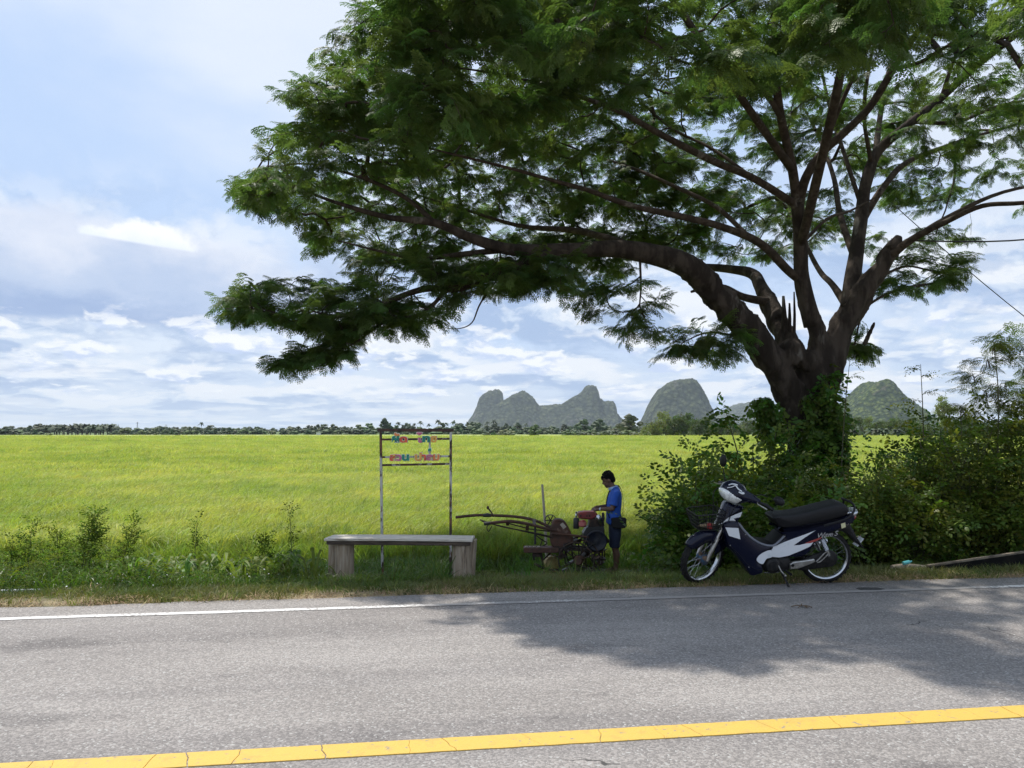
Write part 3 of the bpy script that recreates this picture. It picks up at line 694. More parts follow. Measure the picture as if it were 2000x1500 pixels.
no = np.empty(len(me.vertices)*3, np.float32); me.vertices.foreach_get('normal', no); no = no.reshape(-1, 3)
dsp = np.array([0.07*noise.ridged_multi_fractal(Vector((p[0]*3.2, p[1]*3.2, p[2]*0.8)), 0.9, 2.1, 4, 0.9, 1.8)-0.075+0.05*noise.noise(Vector((p[0]*1.7, p[1]*1.7, p[2]*1.2))) for p in co.tolist()], np.float32)
co += no*dsp[:, None]; co -= np.array(TB, np.float32)
me.vertices.foreach_set('co', co.ravel()); me.polygons.foreach_set('use_smooth', np.ones(len(me.polygons), bool)); me.update()
me.materials.clear(); me.materials.append(M_bark)
tagless = link('trunk', me, tree)
for a_, b_, c_, d_, r_ in ((1532, 660, 1530, 578, .050), (1541, 655, 1542, 592, .034), (1551, 660, 1551, 570, .026)):
    p, q_ = P(a_, b_, 14.45)-TB, P(c_, d_, 14.4)-TB; mb = MB(); mb.tube([p, p.lerp(q_, .5)+Vector((.01, 0, 0)), q_], [r_*1.3, r_, r_*.5], 7); mb.build('broken_stub', M_bark, tree)
# crown: where the twigs must reach
rng = np.random.RandomState(21)
left_y = [-400, 0, 25, 60, 110, 150, 190, 222, 270, 330, 360, 400, 440, 480, 520]
left_x = [470, 530, 545, 590, 648, 590, 552, 640, 508, 500, 458, 495, 600, 605, 690]
bot_x = [400, 600, 700, 800, 900, 1000, 1100, 1200, 1300, 1400, 1500, 1620, 1700, 1800, 1900, 2000, 2300]
bot_y = [460, 480, 508, 515, 535, 555, 560, 545, 505, 500, 505, 480, 500, 490, 460, 425, 420]
def proj(p):
    v = Vector(p)-Vector((0, 0, CAM_H)); f = v.y*math.cos(PITCH)+v.z*math.sin(PITCH); u = -v.y*math.sin(PITCH)+v.z*math.cos(PITCH)
    return 1000+1500*v.x/f, 750-1500*u/f
att = []
while len(att) < 3800:
    th, rho = rng.uniform(0, 2*PI), math.sqrt(rng.rand())
    cx, sx = math.cos(th), math.sin(th)
    rad = 1/math.sqrt((cx/(10.4 if cx < 0 else 10.6))**2+(sx/(7.3 if sx < 0 else 6.4))**2)
    X, Y = 5.3+cx*rad*rho, 14.0+sx*rad*rho
    top = 9.6-3.0*rho*rho; lo = 7.2-2.9*rho**1.5
    if sx < 0: lo += 0.7*(-sx)*rho
    Z = rng.uniform(lo, top)
    if rng.rand() > 0.35+0.65*rho: continue
    cl = noise.noise(Vector((X*0.75, Y*0.75, Z*1.6)))+0.7*noise.noise(Vector((X*1.9, Y*1.9, Z*3.6)))
    px, py = proj((X, Y, Z))
    dens = -0.07 if px < 1250 else -0.12-0.17*min(1, (px-1250)/300)
    if cl < -dens: continue
    if px < np.interp(py, left_y, left_x)+14*noise.noise(Vector((py*0.03, 1, 1))) or py > np.interp(px, bot_x, bot_y)+26*noise.noise(Vector((px*0.02, 5, 2))): continue
    if px > 1420 and py > 330 and rng.rand() < 0.35: continue
    if py < -60 and rng.rand() < (0.88 if Y < 10.8 else 0.6): continue
    att.append((X, Y, Z))
def fill(n, x0, x1, f0, f1, y0, y1, seed):
    r = np.random.RandomState(seed)
    for _ in range(n):
        px = r.uniform(x0, x1); py = r.uniform(np.interp(px, *f0), np.interp(px, *f1)); att.append(tuple(P(px, py, r.uniform(y0, y1))))
fill(125, 445, 760, ([440, 520, 640, 760], [590, 545, 545, 560]), ([440, 520, 640, 760], [608, 625, 640, 610]), 10.8, 12.6, 1)
fill(34, 545, 690, ([540, 690], [705, 650]), ([540, 690], [722, 690]), 11.0, 11.8, 2)
fill(44, 640, 860, ([640, 750, 860], [640, 600, 590]), ([640, 750, 860], [690, 650, 630]), 11.0, 12.4, 3)
fill(70, 880, 1130, ([880, 1130], [520, 490]), ([880, 1130], [560, 565]), 11.4, 13.4, 4)
fill(30, 1145, 1290, ([1145, 1290], [560, 540]), ([1145, 1220, 1290], [600, 650, 655]), 12.0, 13.0, 5)
fill(34, 1305, 1445, ([1305, 1445], [655, 615]), ([1305, 1390, 1445], [685, 700, 690]), 12.6, 13.6, 6)
fill(56, 1690, 1890, ([1690, 1890], [500, 500]), ([1690, 1760, 1890], [590, 600, 530]), 14.4, 16.4, 7)
fill(14, 1640, 1695, ([1640, 1695], [665, 672]), ([1640, 1695], [690, 686]), 14.2, 14.8, 8)
fill(44, 690, 1000, ([690, 1000], [500, 500]), ([690, 1000], [548, 545]), 11.6, 12.8, 9)
fill(18, 780, 980, ([780, 980], [565, 540]), ([780, 980], [605, 572]), 11.6, 12.2, 10)
att = np.array(att)
# greedy growth: nearest free end first
N = np.zeros((n_limb+len(att)*12, 3)); N[:n_limb] = nodes
Dn = np.zeros_like(N); Dn[:n_limb] = ndir
ok0 = np.array([r < 0.16 for r in nrad])
okm = np.zeros(len(N), bool); okm[:n_limb] = ok0
parent = -np.ones(len(N), int); cnt = n_limb
dist0 = np.array([np.min(np.linalg.norm(N[:n_limb][ok0]-a, axis=1)) for a in att])
tips = []
for ai in np.argsort(dist0):
    a = att[ai]; dv = a-N[:cnt]; ds = np.linalg.norm(dv, axis=1)+1e-6
    cs = np.einsum('ij,ij->i', dv, Dn[:cnt])/ds
    cost = ds*(1.45-0.45*cs); cost[~okm[:cnt]] = 1e9
    b = int(np.argmin(cost)); p0, d0 = N[b], Dn[b]; Ld = ds[b]
    k = int(max(2, min(9, round(Ld/0.30)))); prev = b
    h1 = p0+d0*Ld*0.38; h2 = a-(a-p0)*0.30+np.array([0, 0, 0.05*Ld])
    for j in range(1, k+1):
        t = j/k; q_ = (1-t)**3*p0+3*(1-t)**2*t*h1+3*(1-t)*t*t*h2+t**3*a
        if j < k: q_ = q_+rng.normal(0, 0.018, 3)*min(1, Ld)
        N[cnt] = q_; dd = q_-N[prev]; Dn[cnt] = dd/(np.linalg.norm(dd)+1e-9); parent[cnt] = prev; okm[cnt] = True; prev = cnt; cnt += 1
    tips.append(prev)
num = np.zeros(cnt)
for t in tips:
    i = t
    while i >= n_limb: num[i] += 1; i = parent[i]
rad = 0.0042*np.maximum(num, 1)**0.52
kids = {}
for i in range(n_limb, cnt): kids.setdefault(parent[i], []).append(i)
mb = MB()
for st in range(n_limb, cnt):
    pr = parent[st]
    if pr >= n_limb and max(kids[pr], key=lambda c: num[c]) == st: continue
    chain = [pr, st]
    while chain[-1] in kids: chain.append(max(kids[chain[-1]], key=lambda c: num[c]))
    rr = [rad[st] if c == pr else rad[c] for c in chain]
    mb.tube([Vector(N[c])-TB for c in chain], rr, 5 if rr[0] > 0.012 else 3, cap=False)
o = mb.build('twigs', M_limb, tree, angle=180); o['kind'] = 'stuff'
for nm, sm in chains.items():
    if nm == 'trunk': continue
    lo = max(0, (cutoff[nm]-8)) if nm in cutoff and cutoff[nm] else 0
    pts, rr = wob(sm, lo, None, 0.25); mb = MB(); mb.tube([p-TB for p in pts], rr, 12 if rr[0] > .05 else 7)
    mb.build('limb', M_bark if nm in THICK else M_limb, tree, angle=180)
# leaf sprays: bipinnate leaves of many small leaflets along a twig
def spray_mesh(name, seed, mat, nl=7, tw=0.25, leaf=0.105):
    rs = random.Random(seed); vs, fs = [], []
    def quad(c, d, u, L, w):
        s_ = d.cross(u); s_.normalize(); b = len(vs); vs.extend([tuple(c), tuple(c+d*L*0.5-s_*w/2), tuple(c+d*L), tuple(c+d*L*0.5+s_*w/2)]); fs.append((b, b+1, b+2, b+3))
    for i in range(nl):
        f = (i+0.6)/nl; base = Vector((tw*f, rs.uniform(-.02, .02), 0.02*math.sin(f*3)))
        sd_ = 1 if i % 2 else -1; a = sd_*rs.uniform(0.5, 1.15)*(1 if i < nl-1 else 0.2)
        d = Vector((math.cos(a), math.sin(a), rs.uniform(-0.28, 0.16))).normalized(); n_ = Vector((rs.uniform(-.3, .3), rs.uniform(-.3, .3), 1)).normalized()
        sv = d.cross(n_).normalized(); L = leaf*rs.uniform(0.75, 1.15); npin = 3
        for j in range(npin):
            g_ = (j+1)/npin; pb = base+d*L*g_*0.85+Vector((0, 0, -0.03*g_*g_))
            for s2 in (-1, 1):
                pd = (d*(0.62 if j < npin-1 else 1.1)+sv*s2*0.85+Vector((0, 0, -0.18))).normalized(); PL = L*0.52*(1-0.25*abs(g_-0.6))
                ps = pd.cross(n_).normalized()
                for k in range(4):
                    h = (k+0.5)/4; c = pb+pd*PL*h+Vector((0, 0, -0.02*h*h))
                    for s3 in (-1, 1):
                        ld = (pd*0.55+ps*s3).normalized(); ld.z -= rs.uniform(0.0, 0.35)
                        quad(c, ld, n_, 0.026*rs.uniform(.8, 1.25), 0.0145)
    return src_obj(name, raw_mesh(name, vs, np.array(fs), mat))
sprays = [spray_mesh('leaf_spray', 200+k, M_leaf) for k in range(5)]
sp, sr, ss_ = [], [], []
for t in tips:
    d = Vector(N[t]-N[parent[t]]); yaw = math.atan2(d.y, d.x); 
    for k in range(3):
        i = t if k == 0 else parent[t]; p = N[i]
        yw = yaw+rng.normal(0, 0.5)+(0 if k == 0 else (1, -1)[k-1]*0.8)
        pit = -math.asin(max(-1, min(1, d.normalized().z)))*0.5+rng.normal(0.12, 0.2)
        sp.append(tuple(Vector(p)-TB)); sr.append((rng.normal(0, 0.35), pit, yw)); ss_.append(rng.uniform(0.8, 1.35))
o = scatter('crown', sp, sr, ss_, sprays, parent=tree, seed=9)
# ------------------------------------------------------------------ shrubs, saplings, creeper, weeds
M_shrub = M_('shrub_leaf', (0.078, 0.140, 0.022), 0.42, trans=(1.25, 1.4, 0.6), tmix=0.40, rand=0.6, spec=0.3)
M_shrub2 = M_('shrub_leaf_yellow', (0.125, 0.175, 0.030), 0.42, trans=(1.25, 1.35, 0.6), tmix=0.40, rand=0.6, spec=0.3)
M_vine = M_('creeper_leaf', (0.08, 0.15, 0.024), 0.4, trans=(1.25, 1.4, 0.6), tmix=0.38, rand=0.6, spec=0.3)
M_weed = M_('weed_leaf', (0.085, 0.140, 0.018), 0.8, trans=(1.2, 1.3, 0.7), tmix=0.45, rand=0.6, spec=.15)
M_stem = M_('green_stem', (0.075, 0.075, 0.035), 0.8)
M_broad = M_('broad_grass_leaf', (0.13, 0.21, 0.035), 0.5, trans=(1.2, 1.3, 0.7), tmix=0.45, rand=0.4, spec=0.25)
M_pod = M_('dry_pod', (0.05, 0.03, 0.02), 0.7)
def twig_mesh(name, seed, mat, n=14, L=0.34, leaf=0.055, wid=0.55, droop=0.25, pairs=True):
    """A leafy twig along +X: alternate pointed leaves."""
    rs = random.Random(seed); vs, fs = [], []
    for i in range(n):
        f = (i+0.7)/n; sd_ = 1 if i % 2 else -1; b0 = Vector((L*f, 0, 0.05*math.sin(f*2.5)-droop*f*f*L*0.5))
        a = sd_*rs.uniform(0.6, 1.4)*(1 if i < n-1 else 0.1)
        d = Vector((math.cos(a), math.sin(a), rs.uniform(-0.55, 0.3))).normalized(); up = Vector((rs.uniform(-.5, .5), rs.uniform(-.5, .5), 1)).normalized()
        l = leaf*rs.uniform(0.65, 1.3); b = len(vs); vs += [tuple(v) for v in leaf_pts(b0+d*0.012, d, up, l, l*wid)]; fs += [tuple(x+b for x in q_) for q_ in LEAF_F]
    return src_obj(name, raw_mesh(name, vs, fs, mat, smooth=False))
TW_a = [twig_mesh('shrub_twig', 300+k, M_shrub, 15, 0.34, 0.062) for k in range(4)]
TW_b = [twig_mesh('shrub_twig_yellow', 320+k, M_shrub2, 15, 0.32, 0.055) for k in range(4)]
TW_v = [twig_mesh('creeper_twig', 340+k, M_vine, 13, 0.30, 0.075, 0.75, 0.6) for k in range(4)]
TW_w = [twig_mesh('weed_twig', 360+k, M_weed, 12, 0.20, 0.042, 0.5) for k in range(4)]
TW_f = [spray_mesh('feather_twig', 380+k, M_shrub2, 6, 0.26, 0.15) for k in range(3)]
def shrub(label, base, rx, ry, h, n_stem, n_twig, src, seed, group=None, name='shrub', cat='shrub', tall=0.0, smat=None, scl=(0.7, 1.25), lean=(0, 0), low=0.05):
    """Stems from the base out to an uneven mass of leafy twigs."""
    r = np.random.RandomState(seed); root = empty(name, base, 0, label, cat, group); mb = MB(); pts, rots = [], []
    ends = []
    for i in range(n_stem):
        a = r.uniform(0, 2*PI); q_ = math.sqrt(r.rand()); hh = h*(1-0.45*q_*q_)*r.uniform(0.7, 1.1)+(tall*r.rand()**2)
        e = Vector((math.cos(a)*rx*q_+lean[0], math.sin(a)*ry*q_+lean[1], hh)); m = Vector((e.x*0.35+r.normal(0, .05), e.y*0.35+r.normal(0, .05), hh*0.55))
        b0 = Vector((r.normal(0, rx*0.12), r.normal(0, ry*0.12), -0.08))
        ch = smooth_poly([tuple(b0), tuple(m), tuple(e)], 5); mb.tube(ch, [0.012*(1-0.75*k/len(ch))*max(0.7, h/1.3) for k in range(len(ch))], 4, cap=False); ends.append([Vector(c) for c in ch])
    per = max(1, n_twig//n_stem)
    for ch in ends:
        for k in range(per):
            f = r.uniform(low, 1)**0.6; c = ch[min(len(ch)-1, int(f*len(ch)))]; jit = 0.16*max(0.5, min(1.3, h))
            p = c+Vector((r.normal(0, jit), r.normal(0, jit), r.normal(0, jit*0.7)))
            if p.z < 0.02: p.z = 0.03+0.1*r.rand()
            pts.append(tuple(p)); yaw = math.atan2(p.y, p.x)+r.normal(0, 0.9); rots.append((r.normal(0, 0.5), r.normal(-0.25, 0.45), yaw))
    mb.build('stem', smat or M_stem, root, angle=180)
    scatter('foliage', pts, rots, r.uniform(*scl, len(pts)), src, parent=root, seed=seed)
    return root
# dense shrubs behind the motorbike and round the trunk
shrub('leafy green shrub with long arching twigs just left of the motorbike', G(1365, 1090, 9.6), 0.46, 0.5, 1.25, 26, 560, TW_a, 401, tall=0.45)
shrub('low leafy shrub behind the front wheel of the motorbike', G(1400, 1095, 9.3), 0.6, 0.45, 0.8, 20, 460, TW_a, 402)
shrub('dark shrub behind the handlebars, left of the trunk', G(1440, 1085, 10.9), 0.70, 0.6, 1.55, 24, 640, TW_a, 403, tall=0.35)
shrub('dark shrub at the foot of the trunk behind the seat', G(1565, 1085, 11.0), 0.85, 0.6, 1.45, 24, 640, TW_a, 404)
shrub('low shrub under the seat behind the motorbike frame', G(1545, 1095, 9.4), 0.65, 0.4, 0.75, 16, 340, TW_a, 405)
shrub('shrub behind the rear wheel and tail light of the motorbike', G(1680, 1085, 10.2), 0.6, 0.5, 1.25, 20, 480, TW_b, 406, tall=0.2)
shrub('thin topped dark shrub right of the trunk with field showing beside it', G(1715, 1075, 11.4), 0.5, 0.45, 1.75, 16, 380, TW_a, 407, tall=0.4)
shrub('low yellow green shrub between the trunk shrubs and the broad thicket', G(1790, 1090, 9.9), 0.65, 0.5, 0.95, 20, 470, TW_b, 408)
shrub('broad yellow green thicket above the fallen dark beam', G(1890, 1085, 10.3), 0.95, 0.6, 1.75, 30, 860, TW_b, 409, tall=0.75)
shrub('tall thicket at the edge of the photo beside the dark beam', G(2010, 1080, 10.4), 0.9, 0.6, 1.9, 28, 800, TW_b, 410, tall=0.8)
shrub('low leafy shrub close behind the dark beam', G(1965, 1090, 10.0), 0.7, 0.35, 0.95, 20, 430, TW_b, 411)
shrub('bush of drooping twigs left of the leaning trunk, above the handlebars', G(1475, 1080, 12.6), 0.85, 0.6, 2.35, 18, 480, TW_v, 412, tall=0.5)
shrub('thicket beyond the broad yellow green one, topped by thin shoots', G(1840, 1075, 12.2), 0.9, 0.7, 2.2, 20, 520, TW_a, 413, tall=1.0)
# saplings that stand clear of the thicket
def sapling(label, base, h, seed, src, spread=0.5, n=60, pods=0, lean=0.0, f0=0.35, name='sapling', group=None, scl=(0.6, 1.0)):
    r = np.random.RandomState(seed); root = empty(name, base, 0, label, 'sapling', group); mb = MB(); pts, rots = [], []
    sm = smooth_poly([(0, 0, -0.1), (lean*0.3+r.normal(0, .03), 0, h*0.4), (lean*0.8, r.normal(0, .05), h*0.75), (lean*1.2, 0, h)], 8)
    mb.tube(sm, [0.016*(1-0.8*k/len(sm)) for k in range(len(sm))], 5); br = []
    for k in range(int(n/5)):
        f = r.uniform(f0, 1.0); c = Vector(sm[min(len(sm)-1, int(f*len(sm)))]); a = r.uniform(0, 2*PI); L = spread*(1.15-f)*r.uniform(0.5, 1.3)+0.06
        e = c+Vector((math.cos(a)*L, math.sin(a)*L, L*r.uniform(0.1, 0.7))); m = (c+e)/2+Vector((0, 0, 0.1*L))
        mb.tube([c, m, e], [0.006, 0.004, 0.002], 3, cap=False); br.append(e)
        for j in range(5):
            t = r.uniform(0.4, 1.0); p = c.lerp(e, t); pts.append(tuple(p)); rots.append((r.normal(0, .5), r.normal(0.15, .4), a+r.normal(0, 0.8)))
    mb.build('stem', M_stem, root, angle=180)
    scatter('foliage', pts, rots, r.uniform(*scl, len(pts)), src, parent=root, seed=seed)
    for k in range(pods):
        e = br[k % len(br)]+Vector((r.normal(0, .05), r.normal(0, .05), -0.02)); mp = MB(); L = r.uniform(0.10, 0.17)
        for j in range(3): a = r.uniform(0, 6.28); mp.tube([e, e+Vector((0.02*math.cos(a), 0.02*math.sin(a), -L*0.5)), e+Vector((0.035*math.cos(a), 0.035*math.sin(a), -L))], [0.003, 0.010, 0.004], 5, flat=0.4)
        mp.build('seed_pod', M_pod, root)
    return root
sapling('feathery sapling with dark hanging seed pods rising above the thicket', G(1955, 1080, 10.2), 3.1, 501, TW_f, 0.70, 62, pods=10, f0=0.5)
sapling('second feathery sapling with seed pods at the edge of the photo', G(2015, 1080, 10.8), 2.9, 502, TW_f, 0.7, 55, pods=6, f0=0.45)
sapling('bare thin upright shoot with few leaves against the sky', G(1810, 1080, 11.2), 3.05, 503, TW_w, 0.18, 32, f0=0.4)
sapling('thin leaning shoot growing beside the trunk, tip against the sky', G(1640, 1075, 12.2), 3.35, 504, TW_w, 0.16, 26, lean=0.20, f0=0.45)
sapling('slim leafy sapling in the gap where the field shows', G(1805, 1080, 10.4), 1.75, 505, TW_a, 0.35, 50, f0=0.2)
# creeper hugging the front of the trunk
r = np.random.RandomState(77); root = empty('creeper', G(1592, 1092, 13.3), 0, 'leafy creeper climbing the front of the rain tree trunk', 'creeper'); pts, rots = [], []; mb = MB()
for k in range(9):
    px0 = r.uniform(1540, 1640); top = r.uniform(725, 860); pl = []
    for j in range(9):
        t = j/8; py = 1060*(1-t)+top*t; px = px0+(1583-px0)*0.35*t+r.normal(0, 7)
        half = np.interp(py, [715, 770, 900, 1000, 1100], [.36, .47, .53, .60, .75]); xm = P(px, py, 14).x-P(1588, py, 14).x
        yy = 14-math.sqrt(max(0.01, half*half-min(half*0.95, abs(xm))**2))-0.05
        pl.append(tuple(P(px, py, yy)-root.location))
    mb.tube(smooth_poly(pl, 3), 0.011, 4, cap=False)
    for q_ in smooth_poly(pl, 8):
        for j in range(2):
            pts.append((q_[0]+r.normal(0, .07), q_[1]-abs(r.normal(0, .07)), q_[2]+r.normal(0, .06))); rots.append((r.normal(0, .5), r.normal(0.6, .4), r.normal(-PI/2, 1.0)))
mb.build('stem', M_stem, root, angle=180)
for k in range(150):                                   # strands hanging off the left flank of the leaning limb
    py = r.uniform(775, 850); px = np.interp(py, [770, 850], [1497, 1512])+r.normal(-6, 9); pts.append(tuple(P(px, py, 13.7+r.normal(0, .1))-root.location)); rots.append((r.normal(0, .5), r.normal(0.9, .4), r.uniform(0, 6.28)))
scatter('foliage', pts, rots, r.uniform(0.7, 1.15, len(pts)), TW_v, parent=root, seed=78)

# left verge: tall weeds one by one
def weed(label, base, h, seed, lean=0.0, n=60, wid=0.14, src=None, group=None):
    r = np.random.RandomState(seed); root = empty('weed', base, 0, label, 'weed', group); mb = MB(); pts, rots = [], []
    for s_ in range(3 if wid > 0.1 else 1):
        hh = h*(1 if s_ == 0 else r.uniform(0.55, 0.85)); ox, oy = (0, 0) if s_ == 0 else (r.normal(0, wid*0.7), r.normal(0, wid*0.7))
        sm = smooth_poly([(ox, oy, -.05), (ox*1.2+lean*.4, oy, hh*.5), (ox*1.3+lean, oy, hh)], 10); mb.tube(sm, [0.007*(1-.7*k/len(sm)) for k in range(len(sm))], 4, cap=False)
        for k in range(n if s_ == 0 else n//2):
            f = r.uniform(0.12, 1.0); c = sm[min(len(sm)-1, int(f*len(sm)))]; a = r.uniform(0, 6.28); w_ = wid*(1.1-f)
            pts.append((c[0]+math.cos(a)*w_*r.rand(), c[1]+math.sin(a)*w_*r.rand(), c[2])); rots.append((r.normal(0, .4), r.normal(-.5, .35), a))
    mb.build('stem', M_stem, root, angle=180); scatter('foliage', pts, rots, r.uniform(0.45, 0.9, len(pts)), src or TW_w, parent=root, seed=seed); return root
weed('tall thin weed nearest the edge of the photo', G(52, 1115, 9.3), 0.92, 601, 0.05, 90, 0.16)
weed('upright bushy weed, second from the edge of the photo', G(118, 1115, 9.4), 0.80, 602, -0.06, 130, 0.19)
weed('tall dark bushy weed leaning right with twin tips', G(152, 1115, 9.4), 1.0, 603, 0.18, 190, 0.20)
weed('feathery weed leaning right over the rice', G(225, 1110, 9.6), 0.98, 604, 0.24, 110, 0.13, TW_w)
weed('single slender upright weed midway between the edge and the bench', G(378, 1105, 9.8), 0.94, 605, 0.03, 60, 0.08)
weed('short dark bushy weed a little left of the bench', G(516, 1105, 9.5), 0.62, 606, 0.0, 110, 0.095)
weed('thin grassy weed left of the bench with a pale tip', G(572, 1105, 9.9), 0.98, 607, -0.05, 34, 0.06)
# undergrowth that nobody could count
def uk(x, y, t, s, u): return x < -1.75 or u < 0.05
p_, r3, r = band(6600, 8.55, 11.4, -10.5, -1.2, 11, uk); hv = np.array([max(0.0, 0.5+1.1*noise.noise(Vector((a*1.3, b*1.3, 7)))) for a, b, c in p_]); p_[:, 2] += r.uniform(0.02, 1.0, len(p_))*(0.06+np.where(p_[:, 0] < -4.0, 0.52, 0.34)*hv)
tag(scatter('undergrowth', p_, r3+np.array([0, -0.4, 0]), r.uniform(0.45, 1.0, len(p_)), TW_w, seed=12), 'tangled low undergrowth along the verge left of the bench', 'undergrowth')
# clumps of broad bladed grass among it
def broad_clump(seed):
    rs = random.Random(seed); vs, fs = [], []
    for i in range(11):
        a = rs.uniform(0, 6.28); L = rs.uniform(0.24, 0.46); w = rs.uniform(0.013, 0.022); d = Vector((math.cos(a), math.sin(a), 0)); s_ = Vector((-d.y, d.x, 0)); z0 = rs.uniform(0.08, 0.34); b = len(vs)
        for k in range(6):
            t = k/5; p = d*(L*t*0.85)+Vector((0, 0, z0*min(1, t*2.2)+L*(1.0*t-0.95*t*t))); ww = w*math.sin(PI*min(1, 0.18+0.82*t))**0.7*(1 if k < 5 else 0.05)
            vs += [tuple(p-s_*ww), tuple(p+s_*ww)]
        for k in range(5): fs.append((b+2*k, b+2*k+1, b+2*k+3, b+2*k+2))
    return raw_mesh('broad_grass', vs, np.array(fs), M_broad, smooth=True)
bms = [broad_clump(700+k) for k in range(4)]; r = random.Random(7)
for k in range(58):
    px = r.uniform(215, 630); b0 = G(px, r.uniform(1085, 1115), r.uniform(8.9, 9.9)); o = link('broad_grass', bms[k % 4]); o.location = b0; o.rotation_euler = (r.uniform(-.15, .15), r.uniform(-.15, .15), r.uniform(0, 6.28)); o.scale = [r.uniform(0.8, 1.25)]*3
    tag(o, 'clump of broad arching grass blades among the weeds left of the bench', 'grass clump', 'broad bladed grass clumps left of the bench')
# tiny white daisies in the verge
M_petal = M_('white_petal', (0.75, 0.74, 0.70), 0.6)
mb = MB(); mb.ball((0, 0, 0.0), (0.011, 0.011, 0.005), 6, 4); fl = src_obj('daisy', raw_mesh('daisy', mb.v, mb.f, M_petal))
p_, r3, r = band(230, 7.9, 9.6, -9.5, -0.6, 21, lambda x, y, t, s, u: u < 0.70-0.09*max(0, x+5)); p_[:, 2] += r.uniform(0.04, 0.22, len(p_))
tag(scatter('white_flowers', p_, r3*np.array([3, 3, 1]), r.uniform(0.35, 0.85, len(p_)), [fl]), 'tiny white flowers scattered through the verge', 'flowers')
# ------------------------------------------------------------------ parked motorbike
M_navy = M_('navy_paint', (0.0028, 0.0045, 0.018), 0.25, coat=0.12, spec=0.25); M_wht = M_('white_panel', (0.72, 0.74, 0.76), 0.32, coat=0.3, col2=(0.62, 0.66, 0.68), nscale=14, nlo=.55, nhi=.7)
M_blk = M_('black_plastic', (0.007, 0.007, 0.008), 0.5, spec=.3); M_seat = M_('black_vinyl', (0.008, 0.008, 0.0095), 0.48, spec=.3, bump=.2, bscale=240); M_tyre = M_('tyre_rubber', (0.010, 0.010, 0.0105), 0.8, spec=.25, col2=(0.022, 0.021, 0.019), nscale=30, bump=.4, bscale=200)
M_chr = M_('chrome', (0.50, 0.51, 0.53), 0.20, 1.0); M_alu = M_('dull_aluminium', (0.50, 0.49, 0.46), 0.38, 0.9, col2=(0.36, 0.34, 0.31), nscale=30); M_eng = M_('engine_black', (0.010, 0.010, 0.011), 0.55, 0.2, spec=.3, col2=(0.026, 0.024, 0.022), nscale=25)
M_lens = M_('headlight_lens', (0.88, 0.90, 0.88), 0.12, 0.0, col2=(0.60, 0.62, 0.61), nscale=26, nlo=.42, nhi=.58, coat=1.0); M_red = M_('red_lens', (0.30, 0.03, 0.02), 0.2, coat=.5); M_strp = M_('red_stripe', (0.36, 0.05, 0.04), 0.4); M_cream = M_('cream_sticker', (0.62, 0.60, 0.36), 0.5); M_hub = M_('blue_hub', (0.03, 0.09, 0.16), 0.45, .4, col2=(0.16, 0.10, 0.06), nscale=22); M_wire = M_('black_wire', (0.02, 0.02, 0.02), 0.45, .3); M_gray = M_('grey_trim', (0.16, 0.17, 0.20), 0.4)
KB = 0.001064
def q2(px, py): return ((1490-px)*KB, (1323-py)*KB)
def side(u, v, w): return (u, w, v)
rc = P(1612.9, 1138.0, 7.66)
bike = empty('motorbike', (rc.x, 7.70, 0.004), PI+0.035, 'dark blue and white motorbike with wire basket on its stand at the road edge', 'motorbike')
bike.rotation_euler = (R(-6.5), 0, PI+0.035)
AX = Vector((1.184, 0, 0.245)); AD = Vector((-0.42, 0, 0.907)).normalized()
def steer(deg): return Matrix.Translation(AX) @ Matrix.Rotation(R(deg), 4, AD) @ Matrix.Translation(-AX)
ST = steer(29)
def part(name, mb, mat, M=None, parent=bike, **k):
    o = mb.build(name, mat, parent, **k)
    if M is not None: o.matrix_basis = M
    return o
def wheel(name, c, M, hubm):
    root = bpy.data.objects.new(name, None); COL.objects.link(root); root.parent = bike; root.matrix_basis = (M if M is not None else Matrix()) @ Matrix.Translation(Vector(c)) @ Matrix.Rotation(R(90), 4, 'X')
    mb = MB(); mb.lathe([(0.227+0.0+0.036*math.sin(t)*1.0, 0.034*math.cos(t)) if False else (0.228+0.032*math.sin(t), 0.034*math.cos(t)) for t in np.linspace(-0.35, PI+0.35, 12)], 56); mb.f = mb.f[:-2]; mb.mi = mb.mi[:-2]
    k = len(mb.f)
    for i in range(56):                                               # tread blocks
        a = 2*PI*i/56; mb.box((0.2585*math.cos(a), 0.2585*math.sin(a), 0.009*(1 if i % 2 else -1)), (0.006, 0.019, 0.030), Matrix.Rotation(a, 3, 'Z'))
    part('tyre', mb, M_tyre, parent=root)
    mb = MB(); mb.lathe([(0.226, -0.028), (0.222, -0.026), (0.208, -0.017), (0.205, 0), (0.208, 0.017), (0.222, 0.026), (0.226, 0.028), (0.214, 0.012), (0.214, -0.012)], 56, closed=True); part('rim', mb, M_chr, parent=root)
    mb = MB()
    for i in range(36):
        a = 2*PI*i/36; s_ = 1 if i % 2 else -1; b = a+s_*0.55*(1 if (i//2) % 2 else -1)
        mb.tube([(0.042*math.cos(b), 0.042*math.sin(b), s_*0.03), (0.207*math.cos(a), 0.207*math.sin(a), s_*0.004)], 0.0010, 4, cap=False)
    part('spokes', mb, M_chr, parent=root)
    mb = MB(); mb.lathe([(0.018, -0.07), (0.052, -0.05), (0.055, -0.035), (0.035, -0.02), (0.035, 0.02), (0.05, 0.03), (0.05, 0.04), (0.014, 0.07)], 20); part('hub', mb, hubm, parent=root)
wheel('rear_wheel', (0, 0, 0.2585), None, M_eng); wheel('front_wheel', (1.234, 0, 0.2585), ST, M_hub)
